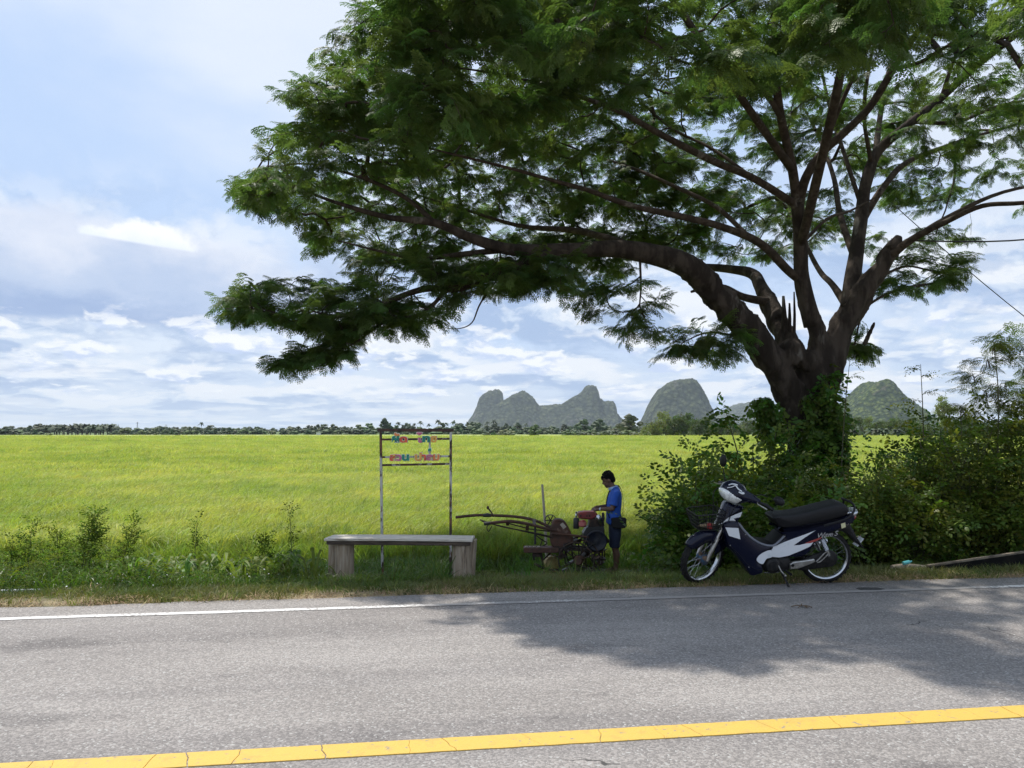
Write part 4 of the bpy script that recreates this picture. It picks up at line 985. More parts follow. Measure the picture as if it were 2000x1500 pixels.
# front fender
mb = MB(); sec = [(-.052, -.075), (-.054, -.03), (-.046, -.004), (-.024, .010), (0, .014), (.024, .010), (.046, -.004), (.054, -.03), (.052, -.075)]; n_ = 18; vs = []
for i in range(n_):
    f = i/(n_-1); a = R(38+122*f); k = 1.0 if 0.12 < f else 0.55+3.7*f
    for y_, d in sec:
        rr = 0.283+d*k*(1.25+2.6*max(0, f-0.55)); vs.append((1.234+rr*math.cos(a), y_*(1.0 if f > .1 else .75+2.5*f), 0.2585+rr*math.sin(a)))
mb.add(vs, [(i*9+j, i*9+j+1, (i+1)*9+j+1, (i+1)*9+j) for i in range(n_-1) for j in range(8)]); o = part('front_fender', mb, M_navy, ST); md = o.modifiers.new('so', 'SOLIDIFY'); md.thickness = 0.004
for s_ in (-1, 1):
    mb = MB(); mb.tube([(1.234, s_*.068, .2585), (1.215, s_*.068, .31), (1.13, s_*.068, .48)], [.016, .018, .018], 10); mb.tube([(1.15, s_*.06, .44), (1.03, s_*.04, .66)], .018, 10); part('fork_leg', mb, M_alu, ST)
# body
LS = [q2(*p_) for p_ in smooth_poly([(505, 745), (575, 722), (645, 735), (690, 800), (760, 870), (850, 925), (955, 948), (945, 990), (845, 1040), (815, 1085), (860, 1130), (870, 1195), (800, 1222), (760, 1222), (715, 1165), (670, 1100), (600, 1015), (545, 955), (525, 880), (500, 815)], 3, True)]
mb = MB(); mb.slab(LS, side, [(-.135, .03), (-.125, .008), (-.10, 0), (.10, 0), (.125, .008), (.135, .03)]); part('leg_shield', mb, M_navy)
NK = [q2(*p_) for p_ in smooth_poly([(545, 562), (620, 585), (700, 600), (680, 650), (650, 740), (570, 745), (478, 758), (490, 690), (512, 630)], 3, True)]
mb = MB(); mb.slab(NK, side, [(-.085, .03), (-.07, .008), (-.05, 0), (.05, 0), (.07, .008), (.085, .03)]); part('neck_cover', mb, M_navy)
def decal(name, pts, y_, mat, th=.003, M=None, sm=0):
    pl = [q2(*p_) for p_ in (smooth_poly(pts, sm, True) if sm else pts)]; mb = MB(); mb.slab(pl, side, [(y_-.004, 0), (y_+th, 0.0), (y_+th+.0008, .0015)]); part(name, mb, mat, M, smooth=False)
decal('white_swoosh', [(462, 758), (500, 742), (545, 700), (610, 668), (680, 643), (662, 690), (600, 704), (632, 735), (560, 722), (520, 748)], .083, M_wht)
decal('reflective_plate', [(512, 774), (631, 780), (652, 884), (545, 850)], .134, M_wht)
# leg channel trim
mb = MB(); mb.tube([side(*q2(a, b), .128) for a, b in smooth_poly([(640, 745), (690, 808), (760, 876), (850, 928), (950, 945), (1010, 905), (1055, 858)], 4)], .011, 8); part('channel_trim', mb, M_gray)
mb = MB(); pl = [q2(*p_) for p_ in [(800, 905), (870, 945), (960, 955), (1055, 890), (1080, 840), (1030, 855), (960, 930), (880, 925)]]; mb.slab(pl, side, [(-.13, .006), (-.12, 0), (.115, 0), (.125, .006)]); part('floor_tunnel', mb, M_blk)
BD = [q2(*p_) for p_ in smooth_poly([(1000, 775), (1060, 795), (1250, 775), (1420, 735), (1600, 690), (1690, 655), (1715, 690), (1700, 740), (1620, 780), (1500, 830), (1400, 880), (1335, 950), (1310, 1000), (1240, 1050), (1100, 1062), (965, 1055), (945, 960), (1060, 885), (1040, 840)], 3, True)]
mb = MB(); mb.slab(BD, side, [(-.122, .03), (-.112, .008), (-.09, 0), (.09, 0), (.112, .008), (.122, .03)]); part('side_body', mb, M_navy)
decal('white_side_panel', [(940, 955), (995, 944), (1060, 914), (1150, 880), (1240, 848), (1345, 808), (1250, 872), (1145, 945), (1200, 942), (1270, 926), (1335, 905), (1300, 955), (1200, 1000), (1100, 1040), (1020, 1055), (956, 1050)], .121, M_wht)
decal('white_front_panel', [(805, 1078), (812, 1052), (835, 1026), (880, 998), (938, 985), (950, 1045), (900, 1060), (880, 1085), (862, 1112), (828, 1102)], .134, M_wht, sm=2)
decal('red_stripe', [(1248, 926), (1330, 895), (1410, 868), (1365, 902), (1300, 924)], .122, M_strp)
decal('cream_sticker', [(1578, 748), (1618, 736), (1624, 778), (1588, 792)], .121, M_cream)
# lettering on the tail
M_let = M_('worn_lettering', (0.42, 0.41, 0.40), .5, col2=(0.20, 0.19, 0.19), nscale=60)
cu = bpy.data.curves.new('lettering', 'FONT'); cu.body = 'Wave S'; cu.size = 0.068; cu.extrude = 0.0012; cu.shear = 0.45; cu.offset = 0.0006; cu.space_character = 0.9
to = bpy.data.objects.new('lettering_curve', cu); COL.objects.link(to); dg = bpy.context.evaluated_depsgraph_get(); tm = bpy.data.meshes.new_from_object(to.evaluated_get(dg)); bpy.data.objects.remove(to); tm.materials.clear(); tm.materials.append(M_let)
o = link('lettering', tm, bike); u0, v0 = q2(1356, 880); a = math.atan2(88, 225)
o.matrix_basis = Matrix.Translation((u0, .1225, v0)) @ Matrix(((-math.cos(a), -math.sin(a)*0, 0, 0), (0, 0, 1, 0), (math.sin(a), 1, 0, 0), (0, 0, 0, 1)))
# seat and tail
SE = [q2(*p_) for p_ in smooth_poly([(950, 700), (972, 674), (1020, 665), (1150, 658), (1300, 625), (1450, 588), (1575, 560), (1630, 580), (1658, 628), (1620, 680), (1480, 720), (1250, 768), (1080, 790), (1010, 772)], 3, True)]
mb = MB(); mb.slab(SE, side, [(-.130, .024), (-.122, .011), (-.10, .003), (-.05, 0), (.05, 0), (.10, .003), (.122, .011), (.130, .024)]); part('seat', mb, M_seat, angle=60)
mb = MB(); mb.tube([side(*q2(a, b), y_) for a, b, y_ in smooth_poly([(1420, 762, .125), (1550, 725, .13), (1640, 690, .13), (1690, 640, .125), (1704, 590, .11), (1680, 555, .08), (1640, 542, 0), (1680, 555, -.08), (1704, 590, -.11), (1690, 640, -.125), (1640, 690, -.13), (1550, 725, -.13), (1420, 762, -.125)], 4)], .011, 8); part('grab_rail', mb, M_blk)
mb = MB(); mb.ball(side(*q2(1708, 668), 0), (.078, .10, .046), 18, 10, Matrix.Rotation(R(14), 4, 'Y')); part('tail_lamp_cover', mb, M_chr)
mb = MB(); mb.ball(side(*q2(1712, 705), 0), (.058, .085, .036), 16, 9, Matrix.Rotation(R(20), 4, 'Y')); part('tail_light', mb, M_red)
for s_ in (-1, 1):
    mb = MB(); mb.ball(side(*q2(1640, 652), s_*.105), (.028, .02, .017), 12, 8); part('turn_signal', mb, M_chr)
mb = MB(); mb.lathe([(0.0095, 0), (0.0125, 0), (0.0125, .006), (0.0095, .006)], 14, Matrix.Translation(side(*q2(1640, 750), .112)) @ Matrix.Rotation(R(-90), 4, 'X'), closed=True); part('lock_ring', mb, M_chr)
RF = [q2(*p_) for p_ in [(1480, 835), (1560, 800), (1650, 758), (1690, 760), (1730, 830), (1770, 905), (1830, 985), (1812, 988), (1750, 930), (1700, 880), (1630, 830), (1560, 832)]]
mb = MB(); mb.slab(RF, side, [(-.062, .012), (-.055, 0), (.055, 0), (.062, .012)]); part('rear_fender', mb, M_blk)
mb = MB(); u0, v0 = q2(1800, 940); mb.box((u0, 0, v0), (.006, .10, .10), Matrix.Rotation(R(-38), 3, 'Y')); part('number_plate', mb, M_wht)
mb = MB(); mb.tube([side(*q2(1765, 915), .02), side(*q2(1815, 880), .02)], .004, 6); mb.tube([side(*q2(1765, 915), .02), side(*q2(1832, 985), .02)], .005, 6); part('plate_bracket', mb, M_chr)
# head
hc = Vector((.935, 0, .905)); HR = Matrix.Rotation(R(-14), 4, 'Y')
mb = MB(); mb.ball(hc, (.125, .150, .098), 24, 14, HR)
for s_ in (-1, 1): mb.tube([hc+Vector((-.02, s_*.09, .0)), hc+Vector((-.07, s_*.17, -.005)), hc+Vector((-.105, s_*.24, -.02))], [.075, .052, .028], 12, flat=.8)
for j, p_ in enumerate(mb.v):                                          # pinch the top into a beak
    p_ = Vector(p_)
    if p_.z > hc.z+.05: p_.z += .35*(p_.z-hc.z-.05)+0.10*max(0, hc.x-p_.x)
    mb.v[j] = tuple(p_)
part('head_cover', mb, M_navy, ST)
t2 = MB(); t2.ball((0, 0, 0), 1, 96, 60); mb = MB(); keep = []
dirs = [Vector(p_) for p_ in t2.v]
for f in t2.f:
    c = sum((dirs[i] for i in f), Vector())/len(f)
    if c.x > 0.18+0.10*abs(c.y) and -0.93 < c.z < 0.20-0.42*abs(c.y)**1.5+0.08*(c.x-.6): keep.append(f)
mb.add([tuple(hc+(HR @ Vector((d.x*.133, d.y*.158, d.z*.104)))) for d in dirs], keep); o = part('headlight', mb, M_lens, ST); md = o.modifiers.new('so', 'SOLIDIFY'); md.thickness = .006
o['label'] = 'wide clear headlight wrapping the lower front of the handlebar cover'
def onhead(th, ph, e=1.04): 
    d = Vector((math.cos(ph)*math.cos(th), math.cos(ph)*math.sin(th), math.sin(ph))); p_ = hc+(HR @ Vector((d.x*.125*e, d.y*.150*e, d.z*.098*e)))
    if p_.z > hc.z+.05: p_.z += .35*(p_.z-hc.z-.05)+0.10*max(0, hc.x-p_.x)
    return p_
mb = MB()
for path, w_ in (([(.1, .38), (.35, .55), (.6, .80), (.9, .62), (1.2, .55)], .010), ([(.05, .62), (.3, .85), (.8, .95)], .012), ([(.95, .42), (1.2, .40), (1.35, .48)], .016)):
    mb.tube([onhead(a, b) for a, b in smooth_poly(path, 4)], w_, 6, flat=.45)
part('white_head_graphic', mb, M_wht, ST)
for s_ in (-1, 1):
    mb = MB(); mb.tube([hc+Vector((-.10, s_*.23, -.02)), hc+Vector((-.135, s_*.30, -.035)), hc+Vector((-.165, s_*.365, -.06))], [.013, .0175, .0175], 10); part('grip', mb, M_blk, ST)
    mb = MB(); mb.tube([hc+Vector((-.08, s_*.235, -.015)), hc+Vector((-.05, s_*.27, -.02)), hc+Vector((-.085, s_*.36, -.045))], [.007, .006, .007], 6); part('brake_lever', mb, M_alu, ST)
for nm_, a_, b_, c_, rx_ in (('near', (-.075, .19, .03), (-.14, .30, .05), (-.20, .385, .035), (.035, .062, .040)), ('far', (-.06, -.19, .03), (-.055, -.235, .16), (-.05, -.245, .235), (.020, .046, .066))):
    root = bpy.data.objects.new('mirror', None); COL.objects.link(root); root.parent = bike; root.matrix_basis = ST
    mb = MB(); mb.tube([hc+Vector(a_), hc+(Vector(a_)+Vector(b_))/2+Vector((0, 0, .02 if nm_ == 'near' else 0)), hc+Vector(b_)], .0055, 7); part('mirror_stem', mb, M_blk, parent=root)
    mb = MB(); mb.ball(hc+Vector(c_), rx_, 16, 10); part('mirror_shell', mb, M_blk, parent=root)
# basket of bent wire
BK = steer(12); mb = MB()
def bk(a, b, h):                                                       # a along, b across, h 0..1
    sh = .72+.28*h; return Vector((1.215+(a*.148)*sh-.012*(1-h), b*.135*sh, .565+.160*h+.014*(1-a)*h*.6))
def ring(h, rad_):
    c = [bk(-1, -1, h), bk(1, -1, h), bk(1, 1, h), bk(-1, 1, h)]; pl = []
    for i in range(4):
        p_, q_ = c[i], c[(i+1) % 4]; pl += [p_.lerp(q_, t) for t in (.1, .35, .65, .9)]
    mb.tube(pl+[pl[0]], rad_, 5, cap=False)
ring(1.0, .0060)
for h in (0, .25, .5, .75): ring(h, .0030)
for k in range(11):
    t = -1+2*k/10
    for a, b, c, d in ((t, -1, t, -1), (t, 1, t, 1)): mb.tube([bk(a, b, 0), bk(c, d, 1)], 0.0027, 4, cap=False)
    if k < 10: 
        for e in (-1, 1): mb.tube([bk(e, t+.1, 0), bk(e, t+.1, 1)], 0.0027, 4, cap=False)
    mb.tube([bk(t, -1, 0), bk(t, 1, 0)], 0.0027, 4, cap=False); mb.tube([bk(-1, t, 0), bk(1, t, 0)], 0.0027, 4, cap=False)
mb.tube([bk(-1, -.5, .6), (1.02, -.04, .66)], .005, 6); mb.tube([bk(-1, .5, .6), (1.02, .04, .66)], .005, 6)
mb.tube([bk(-1.0, -1, 1.0), bk(-1.0, -.55, 1.32), bk(-1.0, -.2, 1.0)], .0035, 5)
part('basket', mb, M_wire, BK, angle=180)
# engine, exhaust, drive
EN = [q2(*p_) for p_ in [(880, 1085), (960, 1060), (1120, 1060), (1145, 1120), (1120, 1185), (1000, 1205), (900, 1195), (870, 1150)]]
mb = MB(); mb.slab(EN, side, [(-.11, .02), (-.095, 0), (.085, 0), (.10, .02)]); part('engine', mb, M_eng)
c = side(*q2(962, 1132), .095); mb = MB(); mb.lathe([(.078, 0), (.078, .02), (.066, .036), (.045, .042), (.042, .050), (.016, .052)], 26, Matrix.Translation(c) @ Matrix.Rotation(R(-90), 4, 'X')); part('engine_cover', mb, M_eng)
mb = MB(); mb.tube([side(*q2(880+i*14, 1196+4*math.sin(i*.4)), .11) for i in range(11)], .005, 6); part('crash_bar', mb, M_chr)
mb = MB(); mb.tube([side(*q2(900, 1170), -.09), side(*q2(1050, 1200), -.12), side(*q2(1200, 1120), -.14)], .016, 8); part('exhaust_pipe', mb, M_chr)
mb = MB(); mb.tube([side(*q2(1200, 1060), -.15), side(*q2(1270, 1025), -.15), side(*q2(1480, 988), -.15), side(*q2(1545, 975), -.15), side(*q2(1568, 972), -.15)], [.02, .036, .046, .046, .026], 16); part('muffler', mb, M_chr)
CC = [q2(*p_) for p_ in [(1118, 1120), (1150, 1098), (1240, 1088), (1340, 1072), (1355, 1098), (1280, 1130), (1200, 1160), (1120, 1168)]]
mb = MB(); mb.slab(CC, side, [(.085, .004), (.09, 0), (.118, 0), (.126, .008)]); part('footrest_hanger', mb, M_alu)
mb = MB(); mb.ball(side(*q2(1142, 1128), .126), (.017, .006, .017), 12, 6); part('hanger_bolt', mb, M_blk)
CH = [q2(*p_) for p_ in smooth_poly([(1200, 1120), (1330, 1060), (1480, 1005), (1560, 1030), (1575, 1090), (1540, 1150), (1440, 1165), (1250, 1190), (1190, 1165)], 3, True)]
mb = MB(); mb.slab(CH, side, [(.045, .006), (.05, 0), (.075, 0), (.082, .01)]); part('chain_case', mb, M_eng)
for s_ in (-1, 1):
    mb = MB(); mb.bar(side(*q2(1150, 1150), s_*.085), side(*q2(1500, 1085), s_*.085), .022, .034); part('swing_arm', mb, M_eng, bevel=.004)
    mb = MB(); a = Vector(side(*q2(1405, 870), s_*.108)); b = Vector(side(*q2(1482, 1050), s_*.108)); mb.tube([a, b], .010, 8)
    d = (b-a); x_ = Vector((0, 1, 0)); y2 = d.normalized().cross(x_); hel = [a+d*(.08+.62*k/96)+(x_*math.cos(k*.65)+y2*math.sin(k*.65))*.023 for k in range(97)]; mb.tube(hel, .0045, 5); mb.tube([a+d*.68, a+d*.98], [.020, .016], 10); part('rear_shock', mb, M_chr, angle=60)
    mb = MB(); mb.tube([side(*q2(x_, y_), s_*.135) for x_, y_ in smooth_poly([(1355, 1092), (1378, 1070), (1440, 1006), (1462, 1014), (1452, 1034), (1395, 1090), (1362, 1100)], 3)], .0055, 6); part('passenger_footrest', mb, M_alu)
mb = MB(); a, b = Vector(side(*q2(1050, 1190), .10)), Vector((q2(1092, 1352)[0], .245, -.026)); mb.tube([a, a.lerp(b, .35), b], [.016, .011, .010], 8); mb.box(b+Vector((0, .012, .004)), (.035, .055, .008)); part('side_stand', mb, M_eng)
mb = MB(); mb.tube([side(*q2(1010, 1185), .09), side(*q2(1075, 1178), .11), side(*q2(1105, 1195), .19)], [.012, .010, .014], 8); part('footrest', mb, M_blk)
mb = MB(); mb.tube([side(*q2(1000, 1120), .13), side(*q2(1030, 1180), .145), side(*q2(1060, 1210), .15)], .007, 6); mb.ball(side(*q2(1064, 1214), .16), .013, 8, 6); part('gear_lever', mb, M_alu)
# gloves lying in the basket
M_tan = M_('tan_cloth', (0.30, 0.22, 0.13), 0.9, col2=(0.20, 0.14, 0.08), nscale=40); M_redc = M_('red_cloth', (0.30, 0.03, 0.03), 0.85)
def inbasket(p_): return bike.matrix_basis @ (BK @ Vector(p_))
bpy.context.view_layer.update()
def glove(c, mats, lab, rz):
    w_ = inbasket(c); root = empty('glove', w_, rz, lab, 'glove'); root.scale = (.72, .72, .8); mb = MB(); mb.ball((0, 0, .03), (.055, .04, .024), 14, 8)
    for k in range(4): mb.tube([(.03, -.028+.019*k, .03), (.07, -.034+.022*k, .034), (.10, -.035+.023*k, .022)], [.013, .011, .008], 7)
    mb.tube([(0, .035, .03), (.03, .062, .034), (.05, .07, .03)], [.013, .011, .008], 7)
    mb.build('palm', mats[0], root); mb = MB(); mb.lathe([(.034, 0), (.038, .03), (.036, .05), (.030, .05), (.030, 0)], 14, Matrix.Translation((-.085, 0, .03)) @ Matrix.Rotation(R(90), 4, 'Y')); mb.build('cuff', mats[1], root)
glove((1.235, .055, .572), (M_tan, M_redc), 'tan glove with a red cuff lying in the motorbike basket', 2.6)
glove((1.18, .03, .572), (M_tan, M_tan), 'plain brown glove lying upturned in the motorbike basket', .9)

for s_, pts in ((1, [(.90, .20, .90), (1.02, .13, .83), (1.04, .075, .62), (1.10, .075, .46)]), (-1, [(.88, -.2, .90), (1.05, -.15, .86), (1.08, -.09, .66), (1.18, -.085, .40), (1.225, -.075, .30)])):
    mb = MB(); mb.tube(smooth_poly(pts, 6), .0045, 6); part('cable', mb, M_blk, ST)
for a, b in ((700, 840), (735, 1140), (560, 940), (1060, 862), (1185, 1125), (1300, 1092)):
    mb = MB(); mb.ball(side(*q2(a, b), .134 if a < 1000 else .128), (.006, .003, .006), 8, 5); part('screw', mb, M_alu)
mb = MB(); mb.tube([side(*q2(a, b), .136) for a, b in smooth_poly([(530, 900), (575, 960), (640, 1020), (720, 1110), (800, 1160), (862, 1165)], 4)], .0022, 4); part('panel_seam', mb, M_blk)
mb = MB()
for k in range(6): mb.slab([(.50+.012*k, .20), (.506+.012*k, .20), (.506+.012*k, .33), (.50+.012*k, .33)], side, [(-.075, 0), (.098, 0)])
part('cooling_fin', mb, M_eng)
# ------------------------------------------------------------------ bench, sign frame, odds and ends
M_wood = M_('weathered_wood', (0.29, 0.22, 0.15), 0.9, col2=(0.40, 0.33, 0.25), nscale=7, stretch=(6, 6, 0.5), bump=.6, bscale=30, col3=(0.15, 0.11, 0.08), n3=(6, .56, .68))
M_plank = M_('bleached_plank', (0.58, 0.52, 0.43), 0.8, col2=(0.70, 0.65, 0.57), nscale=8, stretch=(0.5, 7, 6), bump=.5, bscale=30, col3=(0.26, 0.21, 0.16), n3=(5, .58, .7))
M_dwood = M_('dark_wood', (0.055, 0.040, 0.030), 0.9, col2=(0.12, 0.09, 0.065), nscale=9, stretch=(.6, 6, 6), bump=.5, bscale=30)  # dark brown wood for the rail under the planks
lf, rf = P(634, 1051, 8.80), P(924, 1053, 8.72); cx = (lf+rf)/2; Lb = (rf-lf).length
bz = cx.z; gb = gz(cx.x, 8.95)
bench = empty('bench', (cx.x, cx.y+.17, gb), math.atan2(rf.y-lf.y, rf.x-lf.x), 'rough wooden bench of bleached planks on log stumps', 'bench')
hz_ = bz-gb
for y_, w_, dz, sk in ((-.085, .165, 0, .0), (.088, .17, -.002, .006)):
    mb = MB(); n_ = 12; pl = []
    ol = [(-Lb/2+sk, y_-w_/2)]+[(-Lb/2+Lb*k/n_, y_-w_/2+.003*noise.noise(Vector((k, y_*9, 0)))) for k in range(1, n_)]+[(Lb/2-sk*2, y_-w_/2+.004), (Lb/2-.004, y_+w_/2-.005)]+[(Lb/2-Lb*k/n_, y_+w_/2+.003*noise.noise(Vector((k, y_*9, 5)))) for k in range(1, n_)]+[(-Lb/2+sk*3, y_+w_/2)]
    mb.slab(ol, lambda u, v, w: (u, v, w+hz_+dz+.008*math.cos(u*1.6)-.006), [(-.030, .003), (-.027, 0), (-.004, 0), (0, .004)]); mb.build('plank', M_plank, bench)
mb = MB(); mb.box((0, -.135, hz_-.055), (Lb-.05, .035, .045)); mb.build('rail', M_dwood, bench, bevel=.005)
def stump(x_, y_, r_, seed, sq=1.0, name='stump', h=None):
    mb = MB(); h = h or hz_-.032; vs = []; n_ = 22; rows = 8; gl = gz(*(bench.location+Vector((x_, y_, 0))).xy)-gb
    for i in range(rows+1):
        t = i/rows
        for k in range(n_):
            a = 2*PI*k/n_; rr = r_*(1+.10*(1-t)**2+.06*noise.noise(Vector((math.cos(a)*1.5+seed, math.sin(a)*1.5, t*.8)))+.025*noise.noise(Vector((math.cos(a)*6+seed, math.sin(a)*6, t*1.0))))
            vs.append((x_+rr*math.cos(a), y_+rr*math.sin(a)*sq, gl-.06+(h-gl+.06)*t))
    fs = [(i*n_+k, i*n_+(k+1) % n_, (i+1)*n_+(k+1) % n_, (i+1)*n_+k) for i in range(rows) for k in range(n_)]; fs += [tuple(range(n_-1, -1, -1)), tuple(rows*n_+k for k in range(n_))]
    mb.add(vs, fs); return mb.build(name, M_wood, bench)
stump(-Lb/2+.20, -.02, .108, 3); stump(-Lb/2+.055, .05, .062, 11, .8); stump(Lb/2-.125, -.01, .122, 6)
mb = MB(); mb.box((Lb/2-.005, .05, hz_/2-.03), (.028, .20, hz_-.01), Euler((0, R(3), 0)).to_matrix()); mb.build('end_board', M_wood, bench, bevel=.004)

# sign frame of square tube with cut-out letters
M_rust = M_('flaking_white_steel', (0.46, 0.45, 0.42), 0.7, col2=(0.05, 0.028, 0.018), nscale=5.5, nlo=.50, nhi=.56, stretch=(1, 1, .45), coords='Position', col3=(0.16, 0.07, 0.035), n3=(9, .56, .62))
M_rust2 = M_('rusted_steel', (0.10, 0.048, 0.03), 0.8, col2=(0.045, 0.03, 0.024), nscale=9, coords='Position', col3=(0.42, 0.40, 0.37), n3=(6, .60, .66))
YS = 9.55; g0 = P(812, 1100, YS); sign = empty('sign_frame', (g0.x, YS, gz(g0.x, YS)), 0, 'rusty white tube frame carrying colourful cut out letters behind the bench', 'sign')
SL = sign.location.copy()
def sp_(px, py, dy=0.0): v = P(px, py, YS)-SL; v.y += dy; return v
def tubebar(name, a, b, mat, w=.030):
    mb = MB(); mb.bar(a, b, w, w, up=(0, 1, 0)); mb.build(name, mat, sign, bevel=.003)
ga = sp_(748, 1150); ga.z = gz(ga.x+SL.x, YS)-SL.z-.15; gb_ = sp_(880, 1150); gb_.z = gz(gb_.x+SL.x, YS)-SL.z-.15
tubebar('post', ga, sp_(743.5, 843), M_rust); tubebar('post', gb_, sp_(880.5, 844), M_rust)
tubebar('top_rail', sp_(737.5, 840, -.002), sp_(886, 840.5, -.002), M_rust2, .036)
tubebar('rail', sp_(746, 858.5), sp_(878, 857), M_rust2, .026); tubebar('rail', sp_(746.5, 893), sp_(878.5, 891), M_rust, .024); tubebar('rail', sp_(747, 908.5), sp_(878.5, 906), M_rust2, .026)
tubebar('strut', sp_(839.2, 859, .004), sp_(839.2, 892, .004), M_rust, .024)
LC = {'g': (0.015, 0.24, 0.17), 'o': (0.80, 0.27, 0.08), 'r': (0.72, 0.12, 0.05), 'p': (0.58, 0.16, 0.25), 'y': (0.78, 0.40, 0.08), 'c': (0.84, 0.78, 0.64), 'm': (0.72, 0.84, 0.72), 'k': (0.84, 0.70, 0.66)}
LM = {k: M_('letter_'+n_, LC[k], .55, col2=tuple(c*.8 for c in LC[k]), nscale=18) for k, n_ in zip('gorpycmk', ('green', 'orange', 'red', 'pink', 'yellow', 'cream', 'mint', 'rose'))}
def glyph_mesh(ch, off, ext):
    cu = bpy.data.curves.new('glyph', 'FONT'); cu.body = ch; cu.size = 1.0; cu.offset = off; cu.extrude = ext; cu.resolution_u = 5
    o = bpy.data.objects.new('glyph', cu); COL.objects.link(o); dg = bpy.context.evaluated_depsgraph_get(); me = bpy.data.meshes.new_from_object(o.evaluated_get(dg)); bpy.data.objects.remove(o); return me
for ch, x0, x1, y0, y1, c, ring_ in (('ผ', 415, 570, 287, 435, 'g', 'm'), ('ั', 470, 580, 207, 265, 'o', 'c'), ('ด', 602, 780, 300, 435, 'r', 'k'), ('ไ', 1025, 1150, 195, 435, 'p', 'k'), ('ท', 1180, 1350, 285, 420, 'g', 'm'), ('ย', 1385, 1520, 282, 435, 'y', 'c'),
        ('ส', 352, 492, 750, 895, 'r', 'k'), ('ว', 515, 635, 750, 895, 'p', 'k'), ('น', 667, 822, 750, 890, 'g', 'm'), ('ป', 985, 1145, 700, 895, 'y', 'c'), ('า', 1160, 1248, 752, 885, 'r', 'k'), ('ล', 1270, 1425, 752, 885, 'p', 'k'), ('์', 1320, 1378, 597, 672, 'g', 'm'), ('ม', 1447, 1590, 745, 885, 'o', 'c')):
    base = glyph_mesh(ch, .042, .0); co = np.array([v.co for v in base.vertices]); lo, hi = co.min(0), co.max(0)
    a, b = sp_(735+(x0-8)/12.9, 830+(y1+8)/12.9), sp_(735+(x1+8)/12.9, 830+(y0-8)/12.9); sx, sz = (b.x-a.x)/(hi[0]-lo[0]), (b.z-a.z)/(hi[1]-lo[1])
    par_ = None
    for off, ext, dy, mat, nm in ((.042, .5, -.034, LM[c], 'letter'), (.082, .5, -.021, LM[ring_], 'backing')):
        me = glyph_mesh(ch, off, .5); n_ = len(me.vertices); arr = np.empty(n_*3, np.float32); me.vertices.foreach_get('co', arr); arr = arr.reshape(-1, 3)
        th = .012; new = np.stack([a.x+(arr[:, 0]-lo[0])*sx, dy-arr[:, 2]*th, a.z+(arr[:, 1]-lo[1])*sz], 1).astype(np.float32)
        me.vertices.foreach_set('co', new.ravel()); me.materials.clear(); me.materials.append(mat); me.update()
        if par_ is None: par_ = link(nm, me, sign)
        else: link(nm, me, par_)

# loose things
M_black = M_('dark_steel', (0.006, 0.006, 0.006), .8, spec=.1, col2=(0.014, 0.012, 0.010), nscale=8); M_rim = M_('bare_edge', (0.20, 0.165, 0.12), .8, col2=(0.10, 0.08, 0.06), nscale=10); M_turq = M_('turquoise_plastic', (0.10, 0.42, 0.42), .35); M_bluep = M_('blue_plastic', (0.02, 0.14, 0.38), .4, col2=(0.05, 0.22, 0.45), nscale=9); M_pale = M_('pale_wood', (0.46, 0.40, 0.32), .8)
a, b = P(1814, 1107, 8.7), P(2110, 1064, 9.2); a.z = max(a.z, gz(a.x, a.y)+.05); root = empty('beam', a, math.atan2((b-a).y, (b-a).x), 'long dark steel beam lying in the grass under the thicket', 'beam')
Lx = math.hypot((b-a).x, (b-a).y); sl = (b.z-a.z)
mb = MB(); mb.bar((0, 0, -.055), (Lx, 0, sl-.055), .05, .11); mb.build('web', M_black, root); mb = MB(); mb.bar((-.01, 0, .012), (Lx, 0, sl+.012), .05, .02); mb.build('top_flange', M_rim, root, bevel=.003); mb = MB(); mb.bar((-.01, 0, -.122), (Lx, 0, sl-.122), .09, .02); mb.build('bottom_flange', M_black, root)
a, b = P(1742, 1108, 8.7), P(1806, 1098, 8.9)
for q_ in (a, b): q_.z = gz(q_.x, q_.y)+.055
mb = MB(); d = (b-a); mb.tube([Vector((0, 0, 0)), d*.4+Vector((0, 0, .012)), d], [.028, .034, .024], 9); o = mb.build('log', M_wood, None); o.location = a; tag(o, 'short brown log lying in the grass at the beam end', 'log')
c = P(1764, 1100, 8.72); c.z = gz(c.x, c.y)+.105; mb = MB(); mb.lathe([(.026, 0), (.028, .01), (.028, .10), (.012, .13), (.011, .15)], 14, Euler((0, R(80), R(12))).to_matrix().to_4x4()); o = mb.build('bottle', M_turq, None); o.location = c; o.scale = (.75, .75, .75); tag(o, 'turquoise plastic bottle lying against the short log', 'bottle')
c = P(290, 1056, 10.2); c.z = gz(c.x, c.y)+.30; mb = MB(); mb.ball((0, 0, 0), (.10, .05, .055), 12, 8); mb.v = [tuple(Vector(v)*(1+.4*noise.noise(Vector(v)*18))) for v in mb.v]; o = mb.build('plastic_bag', M_bluep, None, angle=20); o.location = c; tag(o, 'crumpled blue plastic bag caught in the weeds at the field edge', 'plastic bag')
a, b = P(-120, 1141, 8.0), P(205, 1136, 8.25); a.z, b.z = gz(a.x, a.y)+.05, gz(b.x, b.y)+.05; mb = MB(); mb.bar((0, 0, 0), b-a, .05, .035); o = mb.build('pale_strip', M_wht, None, bevel=.004); o.location = a; tag(o, 'long pale strip lying along the verge grass in front of the weeds', 'strip')
